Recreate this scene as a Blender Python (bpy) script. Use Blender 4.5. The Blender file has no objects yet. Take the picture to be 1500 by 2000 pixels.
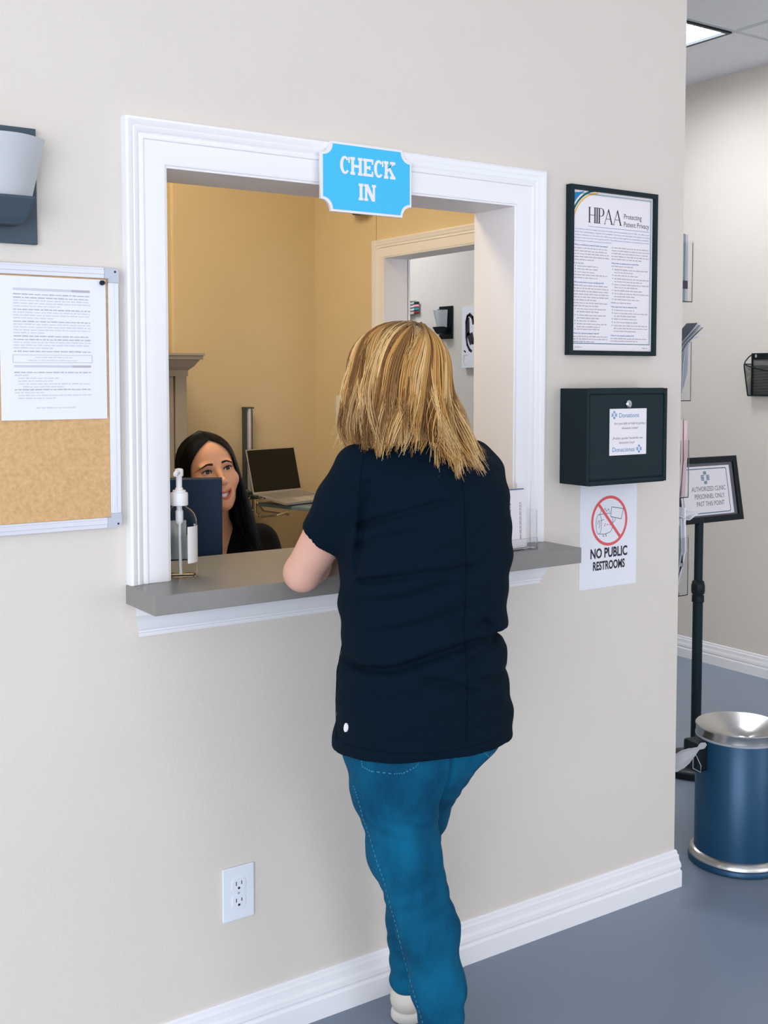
import bpy, bmesh, math, random
import numpy as np
from mathutils import Vector, Matrix
from mathutils.bvhtree import BVHTree

C = bpy.context.scene.collection
SC = bpy.context.scene
PI = math.pi

# ---------------------------------------------------------------- camera
cd = bpy.data.cameras.new('camera')
cam = bpy.data.objects.new('camera', cd); C.objects.link(cam)
cam.location = (0, -2.2733, 1.53)
cam.rotation_euler = (math.radians(90 - 3.325), 0, math.radians(-34.014))
cd.sensor_fit = 'HORIZONTAL'; cd.sensor_width = 36.0
cd.lens = 2216.2 / 1500 * 36.0
cd.shift_y = (863.7 - 1000) / 1500
cd.clip_start = 0.05
SC.camera = cam

# ---------------------------------------------------------------- light and exposure
SC.view_settings.view_transform = 'Standard'
SC.view_settings.look = 'None'
SC.view_settings.exposure = 0.19
SC.view_settings.gamma = 1.0
SC.view_settings.use_curve_mapping = False
w = bpy.data.worlds.new('daylight'); SC.world = w; w.use_nodes = True
bg = w.node_tree.nodes['Background']
bg.inputs[0].default_value = (0.90, 0.92, 1.0, 1)
bg.inputs[1].default_value = 1.2

def area(name, loc, rot, size, energy, color):
    l = bpy.data.lights.new(name, 'AREA'); l.shape = 'RECTANGLE'
    l.size, l.size_y = size; l.energy = energy; l.color = color
    o = bpy.data.objects.new(name, l); C.objects.link(o)
    o.location = loc; o.rotation_euler = rot
    return o
# daylight of the big shop-front window at the back left of the waiting room
area('window_daylight', (-2.8, -4.4, 1.35), (math.radians(86), 0, math.radians(-44)), (3.6, 2.4), 135, (0.86, 0.91, 1.0))
# added fill light behind the camera, tilted up to brighten the hall ceiling
area('hall_ceiling_fill', (4.2, -5.6, 1.3), (math.radians(126), 0, math.radians(2)), (2.6, 2.0), 40, (0.92, 0.95, 1.0))

# ---------------------------------------------------------------- materials
def mat(name, col, rough=0.6, metal=0.0, bump=0.0, bscale=200.0, var=0.0, vscale=8.0, spec=0.5,
        trans=0.0, ior=1.45, emit=None, estr=0.0, alpha=1.0, sheen=0.0, sss=0.0, coat=0.0, aniso=0.0):
    m = bpy.data.materials.new(name); m.use_nodes = True
    nt = m.node_tree; b = nt.nodes['Principled BSDF']
    b.inputs['Base Color'].default_value = (*col, 1)
    b.inputs['Roughness'].default_value = rough
    b.inputs['Metallic'].default_value = metal
    b.inputs['Specular IOR Level'].default_value = spec
    b.inputs['IOR'].default_value = ior
    if trans: b.inputs['Transmission Weight'].default_value = trans
    if alpha < 1: b.inputs['Alpha'].default_value = alpha
    if sheen: b.inputs['Sheen Weight'].default_value = sheen
    if coat: b.inputs['Coat Weight'].default_value = coat
    if sss:
        b.inputs['Subsurface Weight'].default_value = sss
        b.inputs['Subsurface Radius'].default_value = (0.012, 0.005, 0.003)
    if emit: b.inputs['Emission Color'].default_value = (*emit, 1); b.inputs['Emission Strength'].default_value = estr
    tc = nt.nodes.new('ShaderNodeTexCoord')
    if var:
        n = nt.nodes.new('ShaderNodeTexNoise'); n.inputs['Scale'].default_value = vscale; n.inputs['Detail'].default_value = 4
        r = nt.nodes.new('ShaderNodeMapRange'); r.inputs[3].default_value = 1 - var; r.inputs[4].default_value = 1 + var
        r.inputs[1].default_value = 0.3; r.inputs[2].default_value = 0.7
        mx = nt.nodes.new('ShaderNodeVectorMath'); mx.operation = 'SCALE'; mx.inputs[0].default_value = col
        nt.links.new(tc.outputs['Object'], n.inputs['Vector']); nt.links.new(n.outputs[0], r.inputs[0])
        nt.links.new(r.outputs[0], mx.inputs['Scale']); nt.links.new(mx.outputs[0], b.inputs['Base Color'])
    if bump:
        n = nt.nodes.new('ShaderNodeTexNoise'); n.inputs['Scale'].default_value = bscale; n.inputs['Detail'].default_value = 3
        bm_ = nt.nodes.new('ShaderNodeBump'); bm_.inputs['Strength'].default_value = bump; bm_.inputs['Distance'].default_value = 0.002
        nt.links.new(tc.outputs['Object'], n.inputs['Vector']); nt.links.new(n.outputs[0], bm_.inputs['Height'])
        nt.links.new(bm_.outputs[0], b.inputs['Normal'])
    return m

def s2l(r, g, b):
    f = lambda c: (c / 255 / 12.92) if c / 255 <= 0.04045 else ((c / 255 + 0.055) / 1.055) ** 2.4
    return (f(r), f(g), f(b))

M = {}
M['wall'] = mat('cream wall paint', s2l(222, 214, 204), 0.85, bump=0.35, bscale=130, var=0.015, vscale=3)
M['tan'] = mat('tan wall paint', s2l(222, 204, 168), 0.85, bump=0.5, bscale=90, var=0.02, vscale=4)
M['white'] = mat('white trim paint', s2l(243, 242, 244), 0.45, bump=0.04, bscale=60)
M['ceil'] = mat('ceiling tile', s2l(238, 239, 241), 0.95, bump=0.3, bscale=160, var=0.02, vscale=30)
M['grid'] = mat('ceiling grid metal', s2l(204, 206, 210), 0.6)
M['floor'] = mat('grey vinyl floor', s2l(124, 137, 154), 0.32, bump=0.05, bscale=40, var=0.05, vscale=1.5)
M['lam'] = mat('grey laminate', s2l(138, 136, 131), 0.35, var=0.02, vscale=60)
M['black'] = mat('black plastic', (0.004, 0.010, 0.014), 0.38, spec=0.3)
M['blackmet'] = mat('black powder coat', (0.004, 0.017, 0.024), 0.5, bump=0.2, bscale=500, spec=0.28)
M['slate'] = mat('slate grey metal', s2l(62, 78, 90), 0.5, bump=0.15, bscale=400)
M['alu'] = mat('brushed aluminium', s2l(214, 216, 222), 0.38, 0.55)
M['steel'] = mat('brushed steel', s2l(205, 203, 200), 0.26, 1.0, bump=0.03, bscale=300)
M['chrome'] = mat('polished steel', s2l(215, 215, 215), 0.12, 1.0)
M['corner'] = mat('grey corner plastic', s2l(192, 197, 208), 0.5)
M['cork'] = mat('cork', s2l(212, 172, 122), 0.9, bump=0.3, bscale=350, var=0.12, vscale=130)
M['paper'] = mat('white paper', s2l(236, 236, 242), 0.7)
M['paper2'] = mat('warm white paper', s2l(240, 234, 238), 0.6)
M['ink'] = mat('grey print ink', s2l(184, 180, 188), 0.8)
M['inkdark'] = mat('dark print ink', s2l(52, 48, 58), 0.8)
M['inkmid'] = mat('charcoal print ink', s2l(105, 102, 112), 0.8)
M['inkpale'] = mat('pale print ink', s2l(208, 206, 216), 0.8)
M['inkblue'] = mat('blue print ink', s2l(66, 116, 174), 0.8)
M['teal'] = mat('teal print ink', s2l(20, 120, 135), 0.8)
M['yellow'] = mat('yellow print ink', s2l(240, 190, 90), 0.8)
M['green'] = mat('dark green print ink', s2l(15, 100, 95), 0.8)
M['logo'] = mat('logo blue ink', s2l(40, 130, 180), 0.8)
M['logogrey'] = mat('logo slate ink', s2l(75, 120, 145), 0.8)
M['red'] = mat('red print ink', s2l(228, 98, 100), 0.8)
M['pink'] = mat('pink print ink', s2l(240, 165, 180), 0.8)
M['sky'] = mat('sky blue sign face', s2l(62, 192, 238), 0.45, bump=0.03, bscale=20)
M['signwhite'] = mat('white sign board', s2l(240, 236, 240), 0.5)
M['acr'] = mat('clear acrylic', (0.96, 0.97, 0.98), 0.03, trans=1.0, ior=1.2)
M['glass'] = mat('clear plastic bottle', (0.985, 0.99, 0.99), 0.02, trans=1.0, ior=1.12)
M['liquid'] = mat('clear gel', (0.97, 0.985, 0.985), 0.02, trans=1.0, ior=1.06)
M['pump'] = mat('white pump plastic', s2l(240, 240, 240), 0.35)
M['label'] = mat('white label film', s2l(235, 235, 232), 0.5)
M['outlet'] = mat('white outlet plastic', s2l(232, 238, 245), 0.35)
M['slot'] = mat('dark slot', (0.03, 0.03, 0.04), 0.7)
M['frost'] = mat('frosted glass', s2l(225, 228, 232), 0.55, trans=0.35, ior=1.2)
M['navy'] = mat('navy panel plastic', s2l(18, 48, 80), 0.5, spec=0.3, bump=0.1, bscale=400)
M['cab'] = mat('grey cabinet paint', s2l(176, 170, 162), 0.5)
M['screen'] = mat('black laptop screen', (0.004, 0.005, 0.005), 0.08)
M['lapalu'] = mat('laptop aluminium', s2l(196, 192, 190), 0.4, 0.5)
M['keys'] = mat('grey keys', s2l(150, 148, 146), 0.5)
M['bluegrey'] = mat('blue grey tray', s2l(118, 138, 150), 0.5)
M['bin'] = mat('blue metallic paint', s2l(22, 70, 102), 0.34, 0.25, bump=0.04, bscale=300)
M['bag'] = mat('clear bin liner', s2l(225, 225, 230), 0.3, trans=0.55, ior=1.1)
M['led'] = mat('lit diffuser', (0.9, 0.95, 1.0), 0.5, emit=(1.0, 0.96, 0.88), estr=1.2)
M['hallled'] = mat('lit hall diffuser', (0.9, 0.95, 1.0), 0.5, emit=(0.89, 0.94, 1.0), estr=24.0)
M['warmled'] = mat('warm lit diffuser', (1, 0.9, 0.7), 0.5, emit=(1.0, 0.82, 0.56), estr=12.5)

# ---------------------------------------------------------------- mesh helpers
class MB:
    def __init__(s): s.v = []; s.f = []; s.mi = []
    def add(s, vs, fs, mi=0):
        n = len(s.v); s.v += [tuple(x) for x in vs]; s.f += [tuple(i + n for i in f) for f in fs]; s.mi += [mi] * len(fs); return s
    def box(s, x0, x1, y0, y1, z0, z1, mi=0):
        return s.add([(x0,y0,z0),(x1,y0,z0),(x1,y1,z0),(x0,y1,z0),(x0,y0,z1),(x1,y0,z1),(x1,y1,z1),(x0,y1,z1)],
                     [(0,3,2,1),(4,5,6,7),(0,1,5,4),(1,2,6,5),(2,3,7,6),(3,0,4,7)], mi)
    def prism(s, poly, y0, y1, mi=0):               # poly in x,z (counter-clockwise seen from -y)
        n = len(poly)
        vs = [(x, y0, z) for x, z in poly] + [(x, y1, z) for x, z in poly]
        fs = [tuple(range(n)), tuple(range(2*n-1, n-1, -1))] + [(i, i+n, (i+1) % n + n, (i+1) % n) for i in range(n)]
        return s.add(vs, fs, mi)
    def sheet(s, x0, x1, z0, z1, y, mi=0):
        return s.add([(x0,y,z0),(x1,y,z0),(x1,y,z1),(x0,y,z1)], [(0,1,2,3)], mi)
    def lathe(s, prof, segs=48, cx=0, cy=0, mi=0, close=True):     # prof [(r,z)] bottom to top
        vs = []; fs = []; n = len(prof)
        for k in range(segs):
            a = 2*PI*k/segs
            for r, z in prof: vs.append((cx + r*math.cos(a), cy + r*math.sin(a), z))
        for k in range(segs):
            k2 = (k+1) % segs
            for i in range(n-1): fs.append((k*n+i, k2*n+i, k2*n+i+1, k*n+i+1))
        if close:
            if prof[0][0] > 1e-6: fs.append(tuple(k*n for k in range(segs-1, -1, -1)))
            if prof[-1][0] > 1e-6: fs.append(tuple(k*n+n-1 for k in range(segs)))
        return s.add(vs, fs, mi)
    def tube(s, path, r, segs=8, mi=0, caps=True):
        path = [Vector(p) for p in path]; n = len(path); vs = []; fs = []
        rr = r if isinstance(r, (list, tuple)) else [r]*n
        up = None
        for i, p in enumerate(path):
            t = (path[min(i+1, n-1)] - path[max(i-1, 0)]).normalized()
            if up is None:
                up = Vector((0,0,1)) if abs(t.z) < 0.9 else Vector((1,0,0))
            a = t.cross(up).normalized(); b = a.cross(t).normalized(); up = b
            for k in range(segs):
                an = 2*PI*k/segs; vs.append(p + (a*math.cos(an) + b*math.sin(an))*rr[i])
        for i in range(n-1):
            for k in range(segs):
                k2 = (k+1) % segs; fs.append((i*segs+k, i*segs+k2, (i+1)*segs+k2, (i+1)*segs+k))
        if caps: fs += [tuple(range(segs-1, -1, -1)), tuple(range((n-1)*segs, n*segs))]
        return s.add(vs, fs, mi)
    def build(s, name, m, parent=None, bevel=0, smooth=False, loc=None, segs=2):
        me = bpy.data.meshes.new(name); me.from_pydata(s.v, [], s.f)
        ms = m if isinstance(m, (list, tuple)) else [m]
        for x in ms: me.materials.append(M[x] if isinstance(x, str) else x)
        if len(ms) > 1: me.polygons.foreach_set('material_index', s.mi)
        bm = bmesh.new(); bm.from_mesh(me); bmesh.ops.remove_doubles(bm, verts=bm.verts, dist=1e-6)
        bmesh.ops.recalc_face_normals(bm, faces=bm.faces); bm.to_mesh(me); bm.free()
        o = bpy.data.objects.new(name, me); C.objects.link(o)
        if parent: o.parent = parent
        if loc: o.location = loc
        if smooth:
            me.polygons.foreach_set('use_smooth', [True]*len(me.polygons))
            e = o.modifiers.new('edges', 'EDGE_SPLIT'); e.split_angle = math.radians(38)
        if bevel:
            b = o.modifiers.new('bevel', 'BEVEL'); b.width = bevel; b.segments = segs; b.limit_method = 'ANGLE'
            b.angle_limit = math.radians(40)
        return o

def thing(name, label, cat, loc=(0,0,0), rot=(0,0,0), group=None):
    o = bpy.data.objects.new(name, None); o.empty_display_size = 0.05; C.objects.link(o)
    o.location = loc; o.rotation_euler = rot; o['label'] = label; o['category'] = cat
    if group: o['group'] = group
    return o
def tag(o, label, cat, group=None):
    o['label'] = label; o['category'] = cat
    if group: o['group'] = group
    return o
def struct(o): o['kind'] = 'structure'; return o
def rrect(x0, x1, z0, z1, r, n=5):
    p = []
    for cx, cz, a0 in ((x1-r, z0+r, -90), (x1-r, z1-r, 0), (x0+r, z1-r, 90), (x0+r, z0+r, 180)):
        for k in range(n+1):
            a = math.radians(a0 + 90*k/n); p.append((cx + r*math.cos(a), cz + r*math.sin(a)))
    return p

def lettering(body, size, x, z, y, sx=1.0, bold=0.0, align='LEFT', shear=0.0, spacing=1.0):
    """Outline of a line of type in the x,z plane at depth y, as (verts, faces)."""
    cu = bpy.data.curves.new('type', 'FONT'); cu.body = body; cu.size = size; cu.align_x = align
    cu.offset = bold; cu.fill_mode = 'FRONT' if hasattr(cu, 'fill_mode') else 'FRONT'; cu.resolution_u = 3
    cu.space_character = spacing
    o = bpy.data.objects.new('type', cu); C.objects.link(o)
    dg = bpy.context.evaluated_depsgraph_get(); dg.update()
    me = bpy.data.meshes.new_from_object(o.evaluated_get(dg))
    vs = [(x + v.co.x*sx + v.co.y*shear, y, z + v.co.y) for v in me.vertices]; fs = [tuple(p.vertices) for p in me.polygons]
    bpy.data.objects.remove(o); bpy.data.curves.remove(cu); bpy.data.meshes.remove(me)
    return vs, fs
def fitline(mb, body, x0, x1, z, cap, y, bold=0.0, mi=0):
    """type squeezed between x0 and x1, capital height cap."""
    vs, fs = lettering(body, cap/0.73, 0, 0, y, bold=bold)
    if not vs: return
    a = min(v[0] for v in vs); b = max(v[0] for v in vs); k = (x1-x0)/(b-a)
    mb.add([(x0 + (v[0]-a)*k, y, z + v[2]) for v in vs], fs, mi)
rng = random.Random(4)
def wordline(mb, x0, x1, z, h, y, mi=0, fill=1.0):
    """A line of small print: dashes with the widths of words."""
    x = x0; end = x0 + (x1-x0)*fill
    while x < end - h:
        wd = min(h*rng.uniform(1.2, 4.5), end - x)
        mb.sheet(x, x+wd, z, z+h*rng.uniform(0.55, 0.75), y, mi); x += wd + h*0.55

# slab-serif and thin-serif capitals drawn from strokes: list of polygons in a 1-high box
def arc(cx, cz, rx, rz, a0, a1, n=16): return [(cx + rx*math.cos(math.radians(a0+(a1-a0)*k/n)), cz + rz*math.sin(math.radians(a0+(a1-a0)*k/n))) for k in range(n+1)]
def R4(x0, x1, z0, z1): return [(x0,z0),(x1,z0),(x1,z1),(x0,z1)]
def glyph(ch, t, s, ov, w):
    """t stem width, s serif/bar thickness, ov serif overhang, w width"""
    P = []
    def stem(x, z0=0, z1=1): P.append(R4(x, x+t, z0, z1))
    def serif(x0, x1, z): P.append(R4(x0, x1, z, z+s))
    if ch == 'I': stem(ov); serif(0, t+2*ov, 0); serif(0, t+2*ov, 1-s); w = t+2*ov
    elif ch == 'H':
        for x in (ov, w-ov-t):
            stem(x); serif(x-ov, x+t+ov, 0); serif(x-ov, x+t+ov, 1-s)
        P.append(R4(ov, w-ov, 0.5-s/2, 0.5+s/2))
    elif ch == 'E':
        stem(ov); P += [R4(0, w, 0, s), R4(0, w, 1-s, 1), R4(ov, w*0.72, 0.5-s/2, 0.5+s/2), R4(w-t*.6, w, 0, .30), R4(w-t*.6, w, .70, 1), R4(w*.72-t*.45, w*.72, .38, .62)]
    elif ch == 'N':
        P += [R4(ov, ov+t*.8, 0, 1), R4(w-ov-t*.8, w-ov, 0, 1), [(ov, 1), (ov, .86), (w-ov-t*1.1, 0), (w-ov, 0), (w-ov, .1), (ov+t*1.1, 1)]]
        serif(0, t*.8+2*ov, 0); serif(0, t*1.0+ov, 1-s); serif(w-t*.8-2*ov, w, 1-s)
    elif ch == 'K':
        stem(ov); serif(0, t+2*ov, 0); serif(0, t+2*ov, 1-s)
        P += [[(ov+t, .34), (w-ov-t*.9, 1-s), (w-ov, 1-s), (ov+t, .56)], [(ov+t*1.3, .52), (w-ov-t*1.0, s), (w-ov+t*.1, s), (ov+t*2.0, .64)]]
        serif(w-2*ov-t*1.3, w+ov*.2, 0); serif(w-2*ov-t*1.3, w, 1-s)
    elif ch == 'C':
        o_ = arc(w/2, .5, w/2, .51, 40, 322, 26); i_ = arc(w/2+t*.08, .5, w/2-t, .51-s*.95, 46, 314, 26)
        for k in range(26): P.append([o_[k], o_[k+1], i_[k+1], i_[k]])
        P.append(R4(w-t*.55, w, .64, .98))
    elif ch == 'P':
        stem(ov); serif(0, t+2*ov, 0); P.append(R4(0, ov+t, 1-s, 1))
        o_ = [(ov+t, 1)] + arc(w*.55, .735, w*.45, .265, 90, -90, 14) + [(ov+t, .47)]
        i_ = [(ov+t, 1-s)] + arc(w*.55, .735, w*.45-t, .265-s, 90, -90, 14) + [(ov+t, .47+s)]
        for k in range(len(o_)-1): P.append([o_[k], o_[k+1], i_[k+1], i_[k]])
    elif ch == 'A':
        c = w/2
        P += [[(ov*.8, 0), (ov*.8+s*1.3, 0), (c+s*.5, .93), (c-.02, 1)], [(w-ov-t, 0), (w-ov, 0), (c+.03, 1), (c-t*.5, .93)], R4(w*.25, w*.75, .33, .33+s)]
        serif(0, 2.4*ov+s, 0); serif(w-t-2*ov, w, 0)
    return P, w
def glyphs(mb, word, x0, x1, z, h, y, t, s, ov, widths, gap, mi=0):
    total = 0; items = []
    for ch in word:
        P, wd = glyph(ch, t, s, ov, widths.get(ch, .8)); items.append((P, total)); total += wd + gap
    k = (x1-x0)/(total-gap)
    for i, (P, ox) in enumerate(items):
        for j, p in enumerate(P):
            vs = [(x0 + (ox+px)*k, y - 0.00002*j, z + pz*h) for px, pz in p]
            mb.add(vs, [tuple(range(len(vs)))], mi)
def ring(mb, cx, cz, r0, r1, y, n=48, mi=0, a0=0, a1=360, kx=1.0):
    vs = []; m_ = n+1
    for r in (r0, r1):
        for k in range(m_):
            a = math.radians(a0 + (a1-a0)*k/n); vs.append((cx + r*math.cos(a)*kx, y, cz + r*math.sin(a)))
    mb.add(vs, [(k, k+1, k+1+m_, k+m_) for k in range(n)], mi)
def stroke(mb, pts, wd, y, mi=0):
    for (xa, za), (xb, zb) in zip(pts, pts[1:]):
        d = math.hypot(xb-xa, zb-za) or 1e-9; nx, nz = -(zb-za)/d*wd/2, (xb-xa)/d*wd/2
        ex, ez = (xb-xa)/d*wd*.3, (zb-za)/d*wd*.3
        mb.add([(xa-nx-ex,y,za-nz-ez),(xb-nx+ex,y,zb-nz+ez),(xb+nx+ex,y,zb+nz+ez),(xa+nx-ex,y,za+nz-ez)], [(0,1,2,3)], mi)
def crosslogo(mb, cx, cz, h, y, mi=0):
    """medical cross made of short rounded bars"""
    u = h/10
    for sx in (-1, 0, 1):
        for sz in (-1, 1):
            mb.sheet(cx+sx*1.15*u-.42*u, cx+sx*1.15*u+.42*u, cz+sz*3.6*u-(1.4 if sx == 0 else 1.1)*u, cz+sz*3.6*u+(1.4 if sx == 0 else 1.1)*u, y, mi)
    for sz in (-1.6, -.5, .5, 1.6):
        for sx in (-1, 1):
            mb.sheet(cx+sx*2.9*u-1.7*u, cx+sx*2.9*u+1.7*u, cz+sz*u-.34*u, cz+sz*u+.34*u, y, mi)
# ================================================================ SETTING
CEIL = 3.08; XC = 2.585; XI = 2.478; WT = 0.145; YB = 1.92; XH = 4.79
OX0, OX1, OZ0, OZ1 = 0.968, 1.945, 1.05, 1.978          # check-in opening in the front wall
struct(MB().add([(-4,-6,0),(6,-6,0),(6,8,0),(-4,8,0)], [(0,1,2,3)]).build('floor', 'floor'))
q = MB()                                                # two openings for the recessed hall lights
for y0, y1 in ((-6, 1.170), (1.740, 4.220), (4.790, 8)): q.box(-4, 6, y0, y1, CEIL, CEIL+0.05)
for y0, y1 in ((1.170, 1.740), (4.220, 4.790)): q.box(-4, 3.627, y0, y1, CEIL, CEIL+0.05); q.box(4.197, 6, y0, y1, CEIL, CEIL+0.05)
struct(q.build('ceiling', 'ceil'))
b = MB(); b.box(-2.5, OX0, 0, WT, 0, CEIL); b.box(OX1, XC, 0, WT, 0, CEIL); b.box(OX0, OX1, 0, WT, OZ1, CEIL); b.box(OX0, OX1, 0, WT, 0, OZ0)
struct(b.build('wall_front', ['wall']))
# side wall between office and hall, with the second window; cream outside, tan inside
PY0, PY1, PZ0, PZ1 = 0.45, 1.402, 1.05, 1.997
def wall_yz(x0, x1, m, nm):
    q = MB(); q.box(x0, x1, WT, PY0, 0, CEIL); q.box(x0, x1, PY1, 7.0 if x1 > 2.5 else YB, 0, CEIL)
    q.box(x0, x1, PY0, PY1, PZ1, CEIL); q.box(x0, x1, PY0, PY1, 0, PZ0); struct(q.build(nm, m))
wall_yz(XI+0.02, XC, 'wall', 'wall_side'); wall_yz(XI, XI+0.02, 'tan', 'wall_right')
q = MB(); q.box(1.831, XI, YB, YB+0.1, 0, CEIL); q.box(-1.2, 1.831, YB+0.16, YB+0.26, 0, CEIL); q.add([(1.831,YB,0),(1.826,YB+.003,0),(1.823,YB+.008,0),(1.823,YB+.2,0),(1.831,YB,CEIL),(1.826,YB+.003,CEIL),(1.823,YB+.008,CEIL),(1.823,YB+.2,CEIL)], [(0,4,5,1),(1,5,6,2),(2,6,7,3)])
struct(q.build('wall_back', 'tan'))
struct(MB().box(-1.3, -1.2, WT, YB+0.26, 0, CEIL).build('wall_left', 'tan'))
q = MB(); q.box(-1.2, OX0-.001, WT, WT+0.012, 0, CEIL); q.box(OX1+.001, XI, WT, WT+0.012, 0, CEIL); q.box(OX0, OX1, WT, WT+0.012, OZ1, CEIL); q.box(OX0, OX1, WT, WT+0.012, 0, OZ0)
struct(q.build('wall_inner', 'tan'))
struct(MB().box(XH, XH+0.1, -6, 8, 0, CEIL).build('wall_hall', 'wall'))
struct(MB().box(XC, XH, 7.0, 7.1, 0, CEIL).build('wall_end', 'wall'))

# baseboards
def base_profile(h=0.112, d=0.017):
    return [(0,0),(d,0),(d,h*.42),(d*.80,h*.47),(d*.80,h*.50),(d*.92,h*.54),(d*.86,h*.64),(d*.66,h*.72),(d*.60,h*.82),(d*.60,h*.86),(d*.40,h*.90),(d*.36,h*.97),(d*.2,h),(0,h)]
def extrude_profile(prof, path_a, path_b, nrm, ea=0, eb=0):
    """profile (d, z) swept along the floor from a to b, offset along nrm; ea/eb: mitre lengths per unit d."""
    q = MB(); ax = Vector((path_b[0]-path_a[0], path_b[1]-path_a[1], 0)).normalized(); n = len(prof); vs = []
    for p, e in ((path_a, -ea), (path_b, eb)):
        for d_, z in prof: vs.append((p[0]+nrm[0]*d_+ax.x*e*d_, p[1]+nrm[1]*d_+ax.y*e*d_, z))
    fs = [(i, (i+1) % n, (i+1) % n+n, i+n) for i in range(n)] + [tuple(range(n)), tuple(range(2*n-1, n-1, -1))]
    return q.add(vs, fs)
bp = base_profile()
struct(extrude_profile(bp, (-2.5, 0), (XC, 0), (0, -1), 0, 1).build('baseboard_front', 'white'))
struct(extrude_profile(bp, (XC, 0), (XC, 7), (1, 0), 1, 0).build('baseboard_side', 'white'))
struct(extrude_profile(bp, (XH, -6), (XH, 7), (-1, 0)).build('baseboard_hall', 'white'))

# window casings: profile across the board (distance from opening, projection)
cas = [(0,0),(0,.010),(.004,.012),(.048,.012),(.050,.0155),(.054,.0165),(.058,.0155),(.060,.0125),(.064,.0175),(.072,.020),(.074,.018),(.077,.021),(.086,.024),(.091,.022),(.092,.012),(.092,0)]
def casing(frame, u0, u1, v0, v1, k_=1.0):
    """three mitred boards around an opening u0..u1, up to v1, standing on v0. frame(u, v, d) gives a point."""
    cas_ = [(d*k_, p*k_) for d, p in cas]
    q = MB(); n = len(cas_); 
    rows = [[(u0-d, v0, p) for d, p in cas_], [(u0-d, v1+d, p) for d, p in cas_], [(u1+d, v1+d, p) for d, p in cas_], [(u1+d, v0, p) for d, p in cas_]]
    vs = [frame(*t) for r in rows for t in r]
    fs = [(k*n+i, k*n+i+1, (k+1)*n+i+1, (k+1)*n+i) for k in range(3) for i in range(n-1)] + [tuple(range(n)), tuple(range(4*n-1, 3*n-1, -1))]
    return q.add(vs, fs)
def jamb(frame, u0, u1, v0, v1, t, depth):
    q = MB()
    for a in ([(u0-t, v0), (u0, v0), (u0, v1), (u0-t, v1)], [(u1, v0), (u1+t, v0), (u1+t, v1), (u1, v1)], [(u0-t, v1), (u1+t, v1), (u1+t, v1+t), (u0-t, v1+t)]):
        vs = [frame(u, v, 0.006) for u, v in a] + [frame(u, v, -depth-0.014) for u, v in a]
        q.add(vs, [(0,1,2,3),(7,6,5,4),(0,4,5,1),(1,5,6,2),(2,6,7,3),(3,7,4,0)])
    return q
fr1 = lambda u, v, d: (u, -d, v)
w1 = casing(fr1, 0.971, 1.943, 1.0905, 1.974).build('window_1', 'white', smooth=True); struct(w1)
jamb(fr1, 0.976, 1.937, 1.0905, 1.969, 0.012, WT).build('window_jamb', 'white', w1)
fr1b = lambda u, v, d: (u, WT+0.012+d, v)
casing(fr1b, 0.971, 1.943, 1.0905, 1.974).build('inner_casing', 'white', w1, smooth=True)
fr2 = lambda u, v, d: (XI-d, u, v)
w2 = casing(fr2, 0.455, 1.396, 1.0, 1.991, .72).build('window_2', 'white', smooth=True); struct(w2)
jamb(fr2, 0.46, 1.391, 1.05, 1.986, 0.012, XC-XI-0.014).build('window_jamb', 'white', w2)
casing(lambda u, v, d: (XC+d, u, v), 0.455, 1.388, 1.0, 1.989).build('outer_casing', 'white', w2, smooth=True)
MB().box(XI-.03, XC+.03, 0.36, 1.48, 1.0, 1.05).build('window_sill', 'lam', w2)
# moulding under the counter
q = MB(); pr_ = [(0,.072),(.034,.072),(.034,.050),(.030,.046),(.026,.030),(.020,.018),(.018,.015),(.016,.014),(.016,.010),(.013,.008),(.012,0),(0,0)]
n = len(pr_); vs = []
for sx, x in ((-1, 0.906), (1, 2.022)):
    for d_, z in pr_: vs.append((x + sx*d_*0.6, -d_, 0.978+z))
q.add(vs, [(i, (i+1) % n, (i+1) % n+n, i+n) for i in range(n)] + [tuple(range(n)), tuple(range(2*n-1, n-1, -1))])
struct(q.build('trim_1', 'white', smooth=True))

# ceiling grid of the hall and waiting room
q = MB()
for k in range(-8, 9):
    x = 4.217 + 0.61*k
    if -4 < x < XH: q.box(x-.012, x+.012, -6, 7, CEIL-.004, CEIL)
for k in range(-12, 10):
    y = 1.150 + 1.22*k
    if y > -6: q.box(-4, XH, y-.012, y+.012, CEIL-.0041, CEIL)
tg = struct(q.build('trim_2', 'grid'))
def ceiling_light(x0, x1, y0, y1, label, m='led', black=True):
    t = thing('ceiling_light', label, 'ceiling light', ((x0+x1)/2, (y0+y1)/2, CEIL), group='square ceiling light panels')
    hx, hy = (x1-x0)/2, (y1-y0)/2; e = .018
    f = MB(); f.box(-hx, hx, -hy, -hy+e, -.012, 0); f.box(-hx, hx, hy-e, hy, -.012, 0); f.box(-hx, -hx+e, -hy+e, hy-e, -.012, 0); f.box(hx-e, hx, -hy+e, hy-e, -.012, 0)
    f.build('frame', 'black' if black else 'white', t)
    if m == 'hallled':                                # recessed: white sides up to the lit diffuser
        r_ = MB(); a, b_ = hx-e, hy-e; d_ = .05
        r_.box(-a-.006, -a, -b_, b_, 0, d_); r_.box(a, a+.006, -b_, b_, 0, d_); r_.box(-a, a, -b_-.006, -b_, 0, d_); r_.box(-a, a, b_, b_+.006, 0, d_); r_.build('housing', 'white', t)
        MB().box(-a, a, -b_, b_, d_-.004, d_).build('diffuser', m, t)
    else: MB().box(-hx+e, hx-e, -hy+e, hy-e, -.008, -.002).build('diffuser', m, t)
    return t
ceiling_light(3.619, 4.205, 1.162, 1.748, 'lit white ceiling light panel with thin black frame above the hall', 'hallled')
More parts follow.
